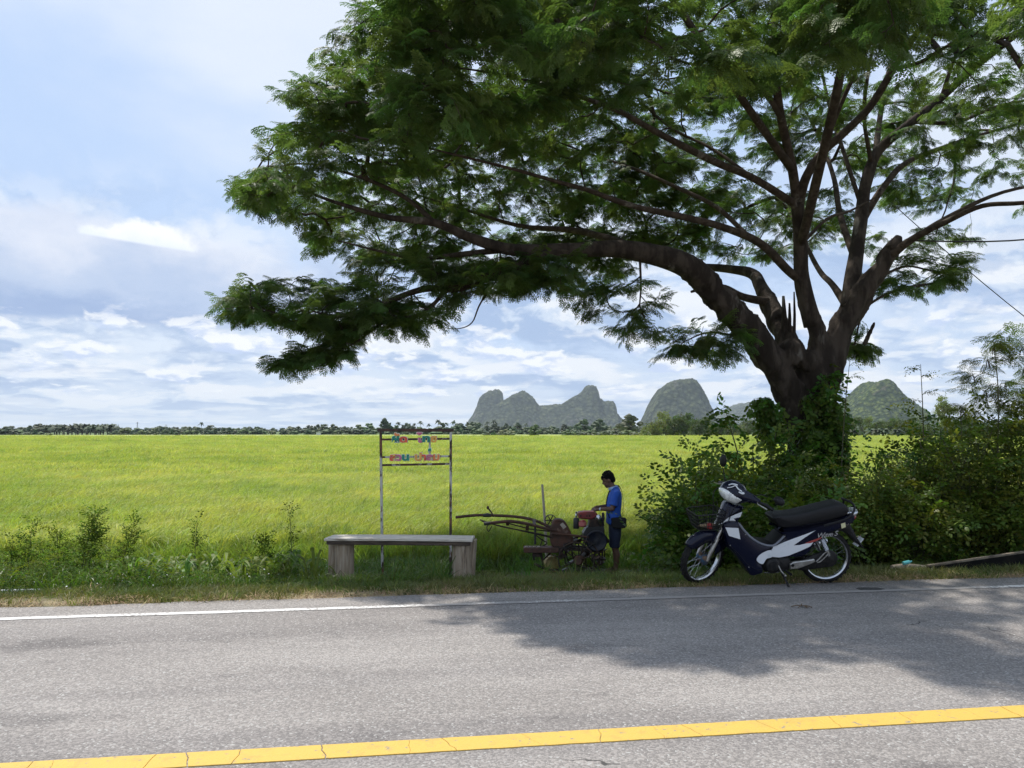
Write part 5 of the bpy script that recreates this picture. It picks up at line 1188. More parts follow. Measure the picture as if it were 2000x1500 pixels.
for i, (x0, y0, x1, y1, Y, lab) in enumerate(((1001, 1106, 1022, 1109, 10.4, 'short pale stick lying on bare soil left of the tiller'),)):
    a, b = P(x0, y0, Y), P(x1, y1, Y); a.z, b.z = gz(a.x, a.y)+.02, gz(b.x, b.y)+.03; mb = MB(); mb.tube([Vector(), (b-a)*.5+Vector((0, 0, .01)), b-a], [.012, .014, .009], 6); o = mb.build('stick', M_pale, None); o.location = a; tag(o, lab, 'stick')
a, b = P(1069, 1030, 13.3), P(1059, 946, 13.3); a.z = gz(a.x, a.y)-.1; mb = MB(); d = b-a; mb.tube([Vector(), d*.5+Vector((.012, 0, 0)), d], [.026, .023, .019], 8); o = mb.build('stake', M_pale, None); o.location = a; tag(o, 'pale leaning stake standing in the rice behind the tiller', 'stake')
rs = random.Random(4); mb = MB()
for k in range(26):
    p0 = Vector((rs.uniform(-.16, .16), rs.uniform(-.1, .1), rs.uniform(0, .05))); a = rs.uniform(0, 6.28); L = rs.uniform(.1, .24); mb.tube([p0, p0+Vector((math.cos(a)*L*.5, math.sin(a)*L*.4, rs.uniform(.03, .14))), p0+Vector((math.cos(a)*L, math.sin(a)*L*.7, rs.uniform(0, .08)))], .004, 4, cap=False)
M_dead = M_('dead_twig', (0.13, 0.085, 0.05), .9); o = mb.build('dead_vines', M_dead, None, angle=180); c = G(625, 1118, 8.75); o.location = c; tag(o, 'heap of dead brown vines against the bench stump', 'vines')
mb = MB()
for k in range(7): a = rs.uniform(0, 6.28); mb.tube([(0, 0, .006), (math.cos(a)*.05, math.sin(a)*.04, .014), (math.cos(a)*.10, math.sin(a)*.07, .005)], .004, 4)
o = mb.build('twig', M_dead, None, angle=180); o.location = P(1565, 1180, 6.65).xy.to_3d()+Vector((0, 0, .003)); tag(o, 'small dark twig fallen on the road before the motorbike', 'twig')
a, b = P(1740, 395, 17.0), P(2330, 850, 15.0); mb = MB(); mb.tube([Vector((0, 0, 0))+(b-a)*(k/12)-Vector((0, 0, .25*math.sin(PI*k/12))) for k in range(13)], .010, 5); o = mb.build('overhead_wire', M_wire, None); o.location = a; tag(o, 'thin dark wire slanting down from the rain tree crown', 'wire')
a, b = P(1790, 470, 15.0), P(2330, 395, 15.0); mb = MB(); mb.tube([(b-a)*(k/12)-Vector((0, 0, .30*math.sin(PI*k/12))) for k in range(13)], .016, 5); o = mb.build('overhead_wire', M_wire, None); o.location = a; tag(o, 'nearly level dark wire passing through the rain tree crown', 'wire')
# ------------------------------------------------------------------ two-wheeled tractor
M_ru = M_('rusty_brown_paint', (0.115, 0.050, 0.030), .7, col2=(0.075, 0.040, 0.028), nscale=10, bump=.3, bscale=60, col3=(0.19, 0.12, 0.085), n3=(7, .58, .68)); M_ruD = M_('dark_iron', (0.030, 0.024, 0.021), .65, .3, col2=(0.075, 0.045, 0.03), nscale=14, bump=.3, bscale=60); M_redE = M_('faded_red_paint', (0.24, 0.035, 0.035), .5, col2=(0.17, 0.04, 0.035), nscale=12); M_pink = M_('pale_red', (0.55, 0.17, 0.15), .6); M_grE = M_('oily_grey', (0.035, 0.033, 0.032), .5, col2=(0.03, 0.03, 0.03), nscale=12); M_blE = M_('oily_blue', (0.010, 0.013, 0.028), .5, col2=(0.03, 0.03, 0.035), nscale=12)
YT = 12.3; KT = YT/F_PX; t0 = P(1140, 1112, YT); tr = empty('tractor', (t0.x, YT, gz(t0.x, YT)), 0, 'rusty two wheeled walking tractor with red tank and long handles', 'tractor')
DZ = t0.z-tr.location.z
def t4(a, b, w=0.0): return Vector(((1010+a/7.69-1140)*KT, -w, (1112-(930+b/7.69))*KT+DZ))
def t2_(a, b, w=0.0): return Vector(((860+a/4.762-1140)*KT, -w, (1112-(880+b/4.762))*KT+DZ))
def tp(name, mb, mat, **k): return mb.build(name, mat, tr, **k)
def t_slab(name, pts, w0, w1, mat, bev=.012, sm=0):
    pl = [(t4(*p_).x, t4(*p_).z) for p_ in (smooth_poly(pts, sm, True) if sm else pts)]; mb = MB(); mb.slab(pl, lambda u, v, w: (u, -w, v), [(w0, bev), (w0+bev, 0), (w1-bev, 0), (w1, bev)]); return tp(name, mb, mat)
t_slab('gear_case', [(540, 692), (585, 655), (650, 655), (712, 680), (768, 760), (828, 890), (845, 1010), (760, 1060), (690, 1085), (560, 1072), (508, 1000), (500, 860)], -.10, .12, M_ru, .02, 2)
mb = MB(); mb.tube([t4(a, b, .125) for a, b in ((585, 668), (650, 668), (705, 700), (760, 775), (815, 890), (830, 1005))], .012, 6); tp('case_flange', mb, M_ru)
mb = MB(); mb.box(t4(690, 745, .128), (.06, .012, .09), Euler((0, R(-38), 0)).to_matrix()); tp('maker_plate', mb, M_pale, bevel=.003)
mb = MB(); c = t4(515, 695, -.15); mb.lathe([(.083, -.03), (.094, -.028), (.094, .028), (.083, .03)], 26, Matrix.Translation(c) @ Matrix.Rotation(R(90), 4, 'X'), closed=True)
for k in range(6): a = k*PI/3; mb.bar(c, c+Vector((math.cos(a)*.086, 0, math.sin(a)*.086)), .014, .018, up=(0, 1, 0))
tp('drive_pulley', mb, M_ruD)
# engine
t_slab('engine_block', [(985, 860), (1040, 770), (1290, 745), (1305, 880), (1290, 1010), (1285, 1115), (1120, 1110), (1075, 1060), (1010, 1010)], -.15, .13, M_grE, .015)
t_slab('radiator_hopper', [(1095, 640), (1290, 655), (1300, 750), (1060, 775)], -.13, .12, M_ruD, .01)
t_slab('fuel_tank', [(912, 575), (930, 548), (1060, 545), (1185, 556), (1205, 596), (1120, 655), (1000, 650), (925, 640)], -.13, .13, M_redE, .02, 1)
mb = MB(); mb.box(t4(1075, 545, 0), (.17, .17, .012)); tp('tank_top', mb, M_pink, bevel=.003)  # paler red than the tank below, shared with the cup band
mb = MB()
for a in (950, 1040, 1080): mb.lathe([(.012, 0), (.014, .008), (.008, .012)], 10, Matrix.Translation(t4(a, 600, .128)) @ Matrix.Rotation(R(90), 4, 'X'))
tp('tank_bolt', mb, M_ruD)
mb = MB(); mb.lathe([(.040, 0), (.047, .01), (.047, .15), (.036, .17), (.02, .175)], 18, Matrix.Translation(t4(885, 790, .10))); tp('air_cleaner', mb, M_grE)
mb = MB(); mb.lathe([(.017, 0), (.019, .04), (.012, .06), (.016, .075), (.005, .09)], 14, Matrix.Translation(t4(885, 620, .10))); tp('breather_cap', mb, M_chr)
mb = MB(); mb.lathe([(.058, 0), (.061, .01), (.061, .065), (.05, .088), (.022, .105)], 20, Matrix.Translation(t4(972, 752, .17))); tp('filter_cup', mb, M_redE)
mb = MB(); mb.lathe([(.061, 0), (.0615, .02), (.0615, .055)], 20, Matrix.Translation(t4(972, 735, .17))); tp('cup_band', mb, M_pink)
mb = MB(); a, b = t4(1200, 585, .14), t4(1232, 715, .14); mb.tube([a, a.lerp(b, .2), a.lerp(b, .8), b, b+Vector((.004, 0, -.03))], [.03, .043, .043, .03, .014], 16); tp('silencer', mb, M_chr)
mb = MB(); mb.tube([t4(1285, 560, .05), t4(1290, 640, .05), t4(1275, 720, .05)], [.02, .024, .02], 10); tp('filler_neck', mb, M_grE)
mb = MB(); c = t4(1175, 960, .14); mb.lathe([(.03, 0), (.15, .0), (.165, .012), (.165, .045), (.15, .055), (.12, .03), (.05, .028), (.045, .06), (.02, .062)], 32, Matrix.Translation(c) @ Matrix.Rotation(R(90), 4, 'X')); tp('flywheel', mb, M_blE)
mb = MB()
for a, b, c, d in ((1310, 900, 1350, 960), (1290, 960, 1345, 985)): mb.tube([t4(a, b, .1), t4(c, d, .1)], .016, 7)
mb.ball(t4(1345, 970, .1), .035, 10, 7); tp('starter_dog', mb, M_ruD)
mb = MB(); mb.bar(t4(1010, 985, .20), t4(1050, 862, .20), .012, .05, up=(0, 1, 0)); tp('belt_guard', mb, M_grE)
mb = MB(); mb.tube([t4(520, 850, .17), t4(800, 872, .19), t4(1060, 905, .19)], .017, 8); tp('frame_pipe', mb, M_ru)
mb = MB(); mb.bar(t4(560, 1060, .12), t4(1280, 1120, .12), .05, .05); mb.bar(t4(560, 1060, -.12), t4(1280, 1120, -.12), .05, .05); tp('chassis_rail', mb, M_ruD)
# handles
mb = MB(); mb.tube([t2_(a, b, w) for a, b, w in smooth_poly([(1095, 748, .10), (980, 722, .16), (880, 692, .20), (760, 664, .24), (660, 650, .27), (560, 655, .29), (432, 668, .31)], 4)], .024, 8); tp('handle', mb, M_ru)
mb = MB(); mb.tube([t2_(a, b, w) for a, b, w in smooth_poly([(1040, 735, -.08), (880, 668, -.18), (700, 640, -.24), (500, 632, -.28), (380, 630, -.30), (260, 638, -.31), (142, 652, -.32)], 4)], .023, 8); tp('handle', mb, M_ru)
mb = MB(); mb.tube([t2_(a, b, -.28) for a, b in ((478, 632), (440, 629), (402, 632))], [.026, .034, .026], 9); tp('hand_grip', mb, M_grE)
mb = MB(); mb.tube([t2_(a, b, .31) for a, b in ((480, 662), (432, 668), (424, 672))], .028, 9); tp('hand_grip', mb, M_grE)
for w, pts in ((.22, [(400, 650), (600, 705), (870, 755), (1030, 790)]), (.12, [(380, 645), (520, 690), (760, 745), (1050, 810)]), (-.1, [(560, 672), (840, 745), (1040, 770)])):
    mb = MB(); mb.tube([t2_(a, b, w) for a, b in pts], .010, 6); tp('control_rod', mb, M_ruD)
mb = MB(); mb.tube([t2_(508, 626, 0), t2_(480, 580, 0), t2_(455, 548, 0)], [.012, .012, .014], 7); mb.ball(t2_(452, 543, 0), (.022, .022, .03), 10, 7); tp('clutch_lever', mb, M_ruD)
mb = MB(); mb.tube([t2_(a, b, .3) for a, b in smooth_poly([(470, 672), (448, 700), (462, 738), (480, 716), (492, 690)], 4)], .007, 6); tp('hook', mb, M_ruD)
mb = MB(); mb.tube([t2_(885, 682, .2), t2_(885, 770, .2), t2_(884, 860, .2)], .018, 7); tp('stay', mb, M_grE)
for a, b, c, d in ((635, 655, 635, 690), (815, 690, 812, 735)): mb = MB(); mb.bar(t2_(a, b, .25), t2_(c, d, .2), .05, .012, up=(0, 1, 0)); tp('stay', mb, M_ru)
mb = MB(); mb.bar(t2_(880, 690, .2), t2_(880, 668, -.18), .05, .04); tp('handle_bridge', mb, M_ruD)
mb = MB(); mb.tube([t2_(a, b, -.05) for a, b in smooth_poly([(900, 800), (950, 840), (1000, 870), (940, 900), (960, 830)], 3)], .010, 6); tp('drawn_rod', mb, M_ruD)
# hitch plate and plough arm
mb = MB(); mb.box(t4(365, 1097, .05), (.545, .26, .075)); tp('hitch_plate', mb, M_ru, bevel=.008)
mb = MB()
for a in (150, 205, 265, 330): mb.ball(t4(a, 1052, .10), (.022, .022, .012), 8, 5)
tp('plate_bolt', mb, M_pale)
mb = MB(); mb.box(t4(655, 1110, .12), (.07, .12, .11)); tp('hitch_bracket', mb, M_ruD, bevel=.006)
mb = MB(); mb.box(t4(300, 1170, .05), (.13, .16, .06)); mb.bar(t4(255, 1185, .05), t4(262, 1255, .05), .04, .03); tp('plough_clamp', mb, M_ruD)
mb = MB(); mb.tube([t4(365, 1140, .06), t4(378, 1230, .06), t4(402, 1362, .06)], .018, 7); mb.tube([t4(520, 1135, .06), t4(400, 1250, .06)], .012, 6); mb.tube([t4(270, 1310, .06), t4(380, 1365, .06), t4(520, 1400, .06), t4(700, 1395, .06)], .02, 7); tp('plough_arm', mb, M_ruD)
# iron cage wheels
def cage(c, rad, wid, yaw, spokes=True, n=9):
    root = bpy.data.objects.new('cage_wheel', None); COL.objects.link(root); root.parent = tr; root.location = c; root.rotation_euler = (0, 0, R(yaw))
    mb = MB()
    for s_ in (-1, 1): mb.tube([(rad*math.cos(t), s_*wid/2, rad*math.sin(t)) for t in np.linspace(0, 2*PI, 33)], .012, 6, cap=False)
    mb.build('rim', M_ruD, root)
    for k in range(n):
        a = 2*PI*k/n+.22; mb = MB(); mb.box((rad*math.cos(a), 0, rad*math.sin(a)), (.075, wid+.02, .010), Matrix.Rotation(-a+.35, 3, 'Y')); mb.build('lug', M_grE if k % 2 else M_ruD, root)
    mb = MB()
    for k in range(6):
        a = 2*PI*k/6+.4
        for s_ in (-1, 1): mb.tube([(.05*math.cos(a), s_*.03, .05*math.sin(a)), (rad*math.cos(a), s_*wid/2, rad*math.sin(a))], .010, 5)
    mb.build('spokes', M_ruD, root); mb = MB(); mb.lathe([(.06, -.07), (.075, -.05), (.075, .05), (.06, .07)], 16, Matrix.Rotation(R(90), 4, 'X')); mb.build('hub', M_ru, root)
rw = .285; zc = rw+.005
cage((t4(905, 1100).x, -.36, zc), rw, .27, -24); cage((t4(1060, 1100).x, .36, zc), rw, .27, -24)
mb = MB(); mb.tube([(t4(905, 1100).x, -.36, zc), (t4(1060, 1100).x, .36, zc)], .03, 8); tp('axle', mb, M_ruD)
# front stand
mb = MB(); 
for a, w in ((1150, .14), (1262, .14), (1290, -.1)): mb.tube([t4(a, 1110, w), t4(a-4, 1300, w)], .013, 6)
mb.tube([t4(1150, 1300, .14), t4(1262, 1310, .14)], .012, 6); mb.tube([t4(1010, 1130, .1), t4(1110, 1075, .1)], .016, 6); tp('front_stand', mb, M_ruD)
mb = MB(); mb.box(t4(1210, 1228, .10), (.21, .20, .028)); tp('step_plate', mb, M_ruD, bevel=.004)
# jerry can on the ground behind the plough arm
M_can = M_('yellowed_plastic', (0.50, 0.40, 0.15), .5, col2=(0.36, 0.25, 0.08), nscale=9, col3=(0.66, 0.60, 0.42), n3=(7, .52, .64)); c = t4(520, 1400, -.18)+tr.location; root = empty('jerry_can', (c.x, c.y, gz(c.x, c.y)), .3, 'dirty yellow plastic can standing under the tractor handles', 'can')
mb = MB(); mb.slab(smooth_poly([(-.10, 0), (.10, 0), (.105, .16), (.07, .235), (-.04, .24), (-.10, .17)], 3, True), lambda u, v, w: (u, w, v), [(-.07, .02), (-.055, 0), (.055, 0), (.07, .02)]); mb.build('body', M_can, root)
mb = MB(); mb.tube([(-.07, 0, .20), (-.05, 0, .262), (.0, 0, .275), (.035, 0, .235)], .012, 7); mb.build('grip', M_can, root); mb = MB(); mb.lathe([(.022, 0), (.022, .03), (.018, .034)], 12, Matrix.Translation((.07, 0, .225))); mb.build('cap', M_dead, root)

# ------------------------------------------------------------------ the man at the engine
M_skin = M_('tanned_skin', (0.135, 0.070, 0.045), .55, col2=(0.165, 0.09, 0.06), nscale=20); M_shirt = M_('blue_polo', (0.022, 0.095, 0.46), .85, col2=(0.028, 0.115, 0.52), nscale=9, bump=.3, bscale=60); M_short = M_('navy_cloth', (0.018, 0.026, 0.055), .9, col2=(0.026, 0.036, 0.07), nscale=11, bump=.3, bscale=50); M_hair = M_('black_hair', (0.006, 0.005, 0.005), .75, spec=.15, bump=.5, bscale=180, stretch=(1, 1, .3)); M_eye = M_('eye', (0.02, 0.015, 0.012), .2); M_shoe = M_('muddy_sandal', (0.05, 0.036, 0.026), .9); M_bag = M_('black_canvas', (0.010, 0.010, 0.012), .8); M_collar = M_('collar_rim_lit', (0.35, 0.50, 0.72), .8)
mp = P(1203, 1113, 12.45); man = empty('person', (mp.x, 12.45, gz(mp.x, 12.45)), PI-.06, 'man in a blue polo shirt and navy shorts bending his head over the tractor engine', 'person')
def caps(mb, *pts, n=12):
    P_ = [Vector(p_[:3]) for p_ in pts]; rr = [p_[3] for p_ in pts]; mb.tube(P_, rr, n)
    mb.ball(P_[0], rr[0], n, 7); mb.ball(P_[-1], rr[-1], n, 7)
def remesh(name, mb, mat, vox, parent, it=3, fn=None):
    o = mb.build(name, mat, None); md = o.modifiers.new('r', 'REMESH'); md.mode = 'VOXEL'; md.voxel_size = vox
    md = o.modifiers.new('s', 'SMOOTH'); md.iterations = it; md.factor = .5
    dg = bpy.context.evaluated_depsgraph_get(); me = bpy.data.meshes.new_from_object(o.evaluated_get(dg)); bpy.data.objects.remove(o); me.polygons.foreach_set('use_smooth', np.ones(len(me.polygons), bool)); me.materials.clear(); me.materials.append(mat)
    if fn:
        for v in me.vertices: v.co = fn(v.co.copy())
    return link(name, me, parent)
HD = Matrix.Translation((.118, 0, 1.475)) @ Matrix.Rotation(R(26), 4, 'Y')
def h(x, y, z): return HD @ Vector((x, y, z))
mb = MB()
mb.ball(h(-.012, 0, .022), (.094, .074, .098), 20, 14, HD.to_3x3().to_4x4()); mb.ball(h(.030, 0, -.045), (.062, .056, .070), 16, 10, HD.to_3x3().to_4x4()); mb.ball(h(.062, 0, -.092), (.026, .030, .022), 12, 8)
caps(mb, (*h(.075, 0, .012), .012), (*h(.097, 0, -.022), .014), (*h(.090, 0, -.030), .012)); caps(mb, (*h(.066, -.035, .032), .013), (*h(.076, 0, .032), .012), (*h(.066, .035, .032), .013))
for s_ in (-1, 1):
    mb.ball(h(-.012, s_*.074, -.008), (.019, .009, .031), 10, 8, HD.to_3x3().to_4x4()); mb.ball(h(.048, s_*.040, -.022), (.02, .016, .018), 8, 6)
caps(mb, (*h(.076, -.018, -.062), .008), (*h(.084, 0, -.060), .009), (*h(.076, .018, -.062), .008)); caps(mb, (*h(.074, -.015, -.076), .008), (*h(.080, 0, -.075), .009), (*h(.074, .015, -.076), .008))
caps(mb, (.015, 0, 1.30, .064), (.055, 0, 1.38, .053), (.085, 0, 1.43, .052))
caps(mb, (-.005, -.115, 1.285, .060), (0, 0, 1.30, .075), (-.005, .115, 1.285, .060))
for y_ in (-.07, 0, .07): caps(mb, (.0, y_, 1.24, .085), (.025, y_, 1.12, .100), (.030, y_*.9, .98, .095), (.005, y_, .86, .098))
for s_ in (-1, 1):
    caps(mb, (0, s_*.085, .85, .090), (.012, s_*.092, .66, .074), (.022, s_*.095, .47, .054), (.012, s_*.095, .38, .050), (-.010, s_*.095, .30, .053), (-.002, s_*.095, .12, .034), (.0, s_*.095, .075, .036))
    caps(mb, (-.035, s_*.095, .036, .030), (.05, s_*.10, .034, .032), (.12, s_*.108, .022, .024), (.155, s_*.11, .018, .016))
    sh, elb, wr = Vector((-.005, s_*.178, 1.268)), Vector((.065, s_*.232, 1.035)), Vector((.262, s_*(.135 if s_ > 0 else .10), 1.020 if s_ > 0 else 1.035))
    caps(mb, (*sh, .054), (*(sh.lerp(elb, .45)), .046), (*elb, .036)); caps(mb, (*elb, .037), (*(elb.lerp(wr, .3)), .039), (*wr, .0235))
    f = (wr-elb).normalized(); lat = Vector((0, 0, 1)).cross(f)*s_; dn = Vector((0, 0, -1)); pb = wr+f*.045                          # palm, then five separate curled fingers
    caps(mb, (*(wr), .024), (*(wr+f*.04+dn*.004), .027), (*(wr+f*.078+dn*.012), .024)); 
    for k, L in enumerate((.070, .079, .074, .058)):
        o_ = lat*(.030-.020*k); b0 = wr+f*.080+o_+dn*.010; caps(mb, (*(wr+f*.04+o_*.8), .011), (*b0, .0098), (*(b0+f*L*.42+dn*L*.20), .0090), (*(b0+f*L*.62+dn*L*.55), .0082), (*(b0+f*L*.58+dn*L*.88), .0070), n=8)
    caps(mb, (*(wr+f*.020+lat*.026), .012), (*(wr+f*.048+lat*.046+dn*.012), .0108), (*(wr+f*.075+lat*.050+dn*.034), .0092), (*(wr+f*.090+lat*.044+dn*.055), .0078), n=8)
remesh('body', mb, M_skin, .0052, man, 2)
mb = MB()                                                                # polo shirt
caps(mb, (-.006, -.118, 1.285, .072), (-.002, 0, 1.305, .082), (-.006, .118, 1.285, .072))
for y_ in (-.085, 0, .085): caps(mb, (-.004, y_, 1.24, .098), (.022, y_, 1.12, .114), (.032, y_, .98, .112), (.030, y_, .88, .112), (.034, y_, .80, .114))
for s_ in (-1, 1):
    sh, elb = Vector((-.005, s_*.178, 1.268)), Vector((.065, s_*.232, 1.035)); mb.tube([sh, sh.lerp(elb, .3), sh.lerp(elb, .62), sh.lerp(elb, .80)], [.068, .066, .068, .070], 14); mb.ball(sh, .068, 14, 9)
def sf(v):
    q_ = noise.noise(Vector((v.x*9, v.y*9, v.z*5)))*.009+noise.noise(Vector((v.x*20, v.y*20, v.z*9+3)))*.004; d = Vector((v.x-.015, v.y, 0)); v = v+(d.normalized()*q_ if d.length > 1e-4 else Vector())
    if v.z < .80 : v.z = .80-(.80-v.z)*.35
    return v
remesh('polo_shirt', mb, M_shirt, .0085, man, 2, sf)
mb = MB(); mb.tube([(.058*math.cos(t)*1.15+.034, .062*math.sin(t), 1.352+.022*(-math.cos(t))) for t in np.linspace(0, 2*PI, 25)], .012, 6, cap=False, flat=2.0); mb.build('collar', M_collar, man)  # paler than the shirt: rim light painted into the collar colour
mb = MB()
for y_ in (-.085, .085): caps(mb, (.006, y_*.6, .88, .108), (.008, y_, .80, .108))
for s_ in (-1, 1): mb.tube([(0, s_*.09, .86), (.012, s_*.096, .66), (.020, s_*.10, .50), (.022, s_*.10, .415)], [.108, .096, .084, .082], 16)
remesh('shorts', mb, M_short, .0085, man, 2, lambda v: v+Vector((noise.noise(v*11)*.008, noise.noise(v*11+Vector((5, 0, 0)))*.008, 0)))
mb = MB(); mb.ball(h(-.030, 0, .042), (.098, .083, .094), 20, 14, HD.to_3x3().to_4x4()); mb.ball(h(-.065, 0, -.012), (.058, .076, .070), 14, 10, HD.to_3x3().to_4x4()); rs = random.Random(3)
for k in range(46):
    a = rs.uniform(0, 6.28); e = rs.uniform(.15, 1.5); d = Vector((math.cos(a)*math.cos(e)*.094-.030, math.sin(a)*math.cos(e)*.08, math.sin(e)*.092+.042)); mb.tube([h(*d), h(*(d*1.0+Vector((.018, rs.uniform(-.012, .012), .010))))], [.020, .007], 6)
for k in range(9): y_ = -.055+.0138*k; mb.tube([h(.052, y_, .085), h(.076, y_*1.05, .070), h(.086, y_+rs.uniform(-.006, .006), .046+rs.uniform(-.01, .012))], [.022, .016, .006], 6)
remesh('hair', mb, M_hair, .006, man, 1)
for s_ in (-1, 1): mb = MB(); mb.ball(h(.068, s_*.034, .012), (.010, .014, .008), 10, 7); mb.build('eye', M_eye, man)
for s_ in (-1, 1):
    mb = MB(); pl = smooth_poly([(-.07, -.04), (.05, -.045), (.15, -.042), (.185, 0), (.15, .046), (.05, .042), (-.07, .038)], 3, True); mb.slab([(u, v+s_*.102) for u, v in pl], lambda u, v, w: (u, v, w), [(-.012, .004), (-.008, 0), (.006, 0), (.010, .004)]); mb.tube([(.03, s_*.10-.045, .006), (.05, s_*.10, .072), (.07, s_*.10+.045, .006)], [.010, .012, .010], 8, flat=1.6); mb.build('sandal', M_shoe, man)
mb = MB(); wr = Vector((.250, .140, 1.021)); mb.lathe([(.027, -.007), (.0285, 0), (.027, .007)], 16, Matrix.Translation(wr) @ Vector((.93, -.36, -.05)).to_track_quat('Z', 'Y').to_matrix().to_4x4(), closed=False); mb.build('watch_strap', M_wht, man); mb = MB(); mb.ball(wr+Vector((.006, .026, .006)), (.017, .007, .017), 12, 7); mb.build('watch_face', M_wht, man)
bag = empty('shoulder_bag', man.matrix_basis @ Vector((-.035, .205, .74)), PI-.06, 'black shoulder bag hanging at the hip of the man', 'bag')
mb = MB(); mb.slab(smooth_poly([(-.10, .0), (.10, .0), (.115, .10), (.105, .155), (-.105, .155), (-.115, .10)], 2, True), lambda u, v, w: (u, w, v), [(-.04, .012), (-.03, 0), (.03, 0), (.045, .014)]); mb.build('pouch', M_bag, bag); mb = MB(); mb.slab([(-.108, .09), (.108, .09), (.106, .158), (-.106, .158)], lambda u, v, w: (u, w, v), [(.044, 0), (.052, .004)]); mb.build('flap', M_bag, bag)
mb = MB(); mb.tube([Vector(p_)-Vector((-.035, .205, .74)) for p_ in smooth_poly([(-.10, .19, .88), (-.112, .13, 1.05), (-.116, .02, 1.22), (-.075, -.07, 1.36), (.02, -.115, 1.375), (.10, -.06, 1.27), (.150, .06, 1.08), (.11, .20, .89)], 5)], .013, 6, cap=False, flat=.3); mb.build('strap', M_bag, bag)
# ------------------------------------------------------------------ far trees, hills, hut
M_far1 = M_('far_leaf', (0.050, 0.085, 0.020), 0.7, rand=0.6, col2=(0.065, 0.10, 0.025), nscale=0.6)
M_far2 = M_('far_leaf_dark', (0.036, 0.064, 0.020), 0.7, rand=0.5, col2=(0.045, 0.07, 0.022), nscale=0.6)
M_far3 = M_('far_leaf_bright', (0.085, 0.125, 0.028), 0.7, rand=0.5, col2=(0.055, 0.09, 0.022), nscale=0.6)
M_ftr = M_('far_trunk', (0.09, 0.075, 0.06), 0.9)
M_palm = M_('palm_frond', (0.030, 0.056, 0.016), 0.7, rand=0.5)
def far_tree_mesh(name, seed, h, w, mat, th=0.3, n=26):
    """A small tree: thin trunk and an uneven crown of clumps with gaps."""
    rs = random.Random(seed); mb = MB(); mb.cur = 1; mb.tube([(0, 0, -0.3), (rs.uniform(-.1, .1), 0, h*th), (rs.uniform(-.3, .3), 0, h*0.75)], [0.13, 0.11, 0.05], 5, cap=False); mb.cur = 0
    for i in range(n):
        a, q_ = rs.uniform(0, 6.28), math.sqrt(rs.random()); t = rs.random(); rr = w/2*q_*(1-0.55*abs(2*t-0.8))
        c = Vector((rr*math.cos(a), rr*math.sin(a), h*(th*0.75+(0.94-th*0.75)*t))); s_ = rs.uniform(0.13, 0.26)*w*(1-0.3*t)
        k = len(mb.v); mb.ball(c, (s_, s_, s_*rs.uniform(.55, .85)), 6, 4)
        for j in range(k, len(mb.v)):
            v = Vector(mb.v[j]); v += (v-c)*rs.uniform(-.35, .45); mb.v[j] = tuple(v)
    return raw_mesh(name, mb.v, mb.f, [mat, M_ftr], mb.mi, smooth=False)
def palm_mesh(name, seed, h, fl, nf, tr=0.16, droop=0.9):
    rs = random.Random(seed); vs, fs, mi = [], [], []; mb = MB(); mb.cur = 1
    lean = rs.uniform(-.4, .4); mb.tube([(0, 0, -.3), (lean*.3, 0, h*.5), (lean, 0, h)], [tr, tr*.8, tr*.7], 6, cap=False); mb.cur = 0; top = Vector((lean, 0, h))
    for i in range(nf):
        a = i*2.4+rs.uniform(-.2, .2); el = rs.uniform(-0.25, 1.25); d = Vector((math.cos(a)*math.cos(el), math.sin(a)*math.cos(el), math.sin(el))); s_ = Vector((-math.sin(a), math.cos(a), 0)); L = fl*rs.uniform(.8, 1.1); b = len(mb.v); pts = []
        for k in range(6):
            t = k/5; p = top+d*L*t+Vector((0, 0, -droop*L*0.55*t*t)); w_ = fl*0.17*math.sin(PI*(0.12+0.86*t)); pts += [tuple(p), tuple(p-s_*w_-Vector((0, 0, w_*0.7))), tuple(p+s_*w_-Vector((0, 0, w_*0.7)))]
        F = []
        for k in range(5): F += [(3*k, 3*k+3, 3*k+4, 3*k+1), (3*k, 3*k+2, 3*k+5, 3*k+3)]
        mb.add(pts, F)
    return raw_mesh(name, mb.v, mb.f, [M_palm, M_ftr], mb.mi, smooth=False)
T_leaf = [far_tree_mesh('tree', 900+k, 6.0, [4.6, 5.4, 4.0, 3.2][k % 4], [M_far1, M_far2, M_far1, M_far2][k % 4], [.22, .3, .38, .45][k % 4]) for k in range(8)]
T_low = [far_tree_mesh('bush', 920+k, 2.6, 3.6, [M_far1, M_far3, M_far2][k % 3], .05, 18) for k in range(4)]
T_brt = [far_tree_mesh('tree', 940+k, 6.0, 5.6, M_far3, .12, 34) for k in range(3)]
T_oil = [palm_mesh('oil_palm', 960+k, 3.6, 3.6, 22, .28, 1.1) for k in range(3)]
T_coc = [palm_mesh('coconut_palm', 970+k, 7.4, 2.3, 16, .12, 1.2) for k in range(3)]
def put(me, name, px, Y, top_py, h0, label, cat, group, r, dz=-0.95):
    p = P(px, 849, Y); o = link(name, me); o.location = (p.x, Y, dz)
    ht = CAM_H+(841-top_py)/F_PX*Y-dz; s_ = max(0.3, ht/h0); wd = 1.0 if 'palm' in name else r.uniform(.9, 1.75); o.scale = (s_*wd, s_*wd, s_); o.rotation_euler = (0, 0, r.uniform(0, 6.28))
    return tag(o, label, cat, group)
r = random.Random(42)
skyl = ([-700, 0, 60, 85, 150, 215, 235, 300, 370, 420, 470, 540, 600, 650, 720, 800, 900, 1000, 1250], [830, 832, 830, 826, 824, 829, 836, 836, 834, 829, 833, 835, 830, 827, 829, 828, 826, 829, 828])
LG = 'trees of the far tree line'
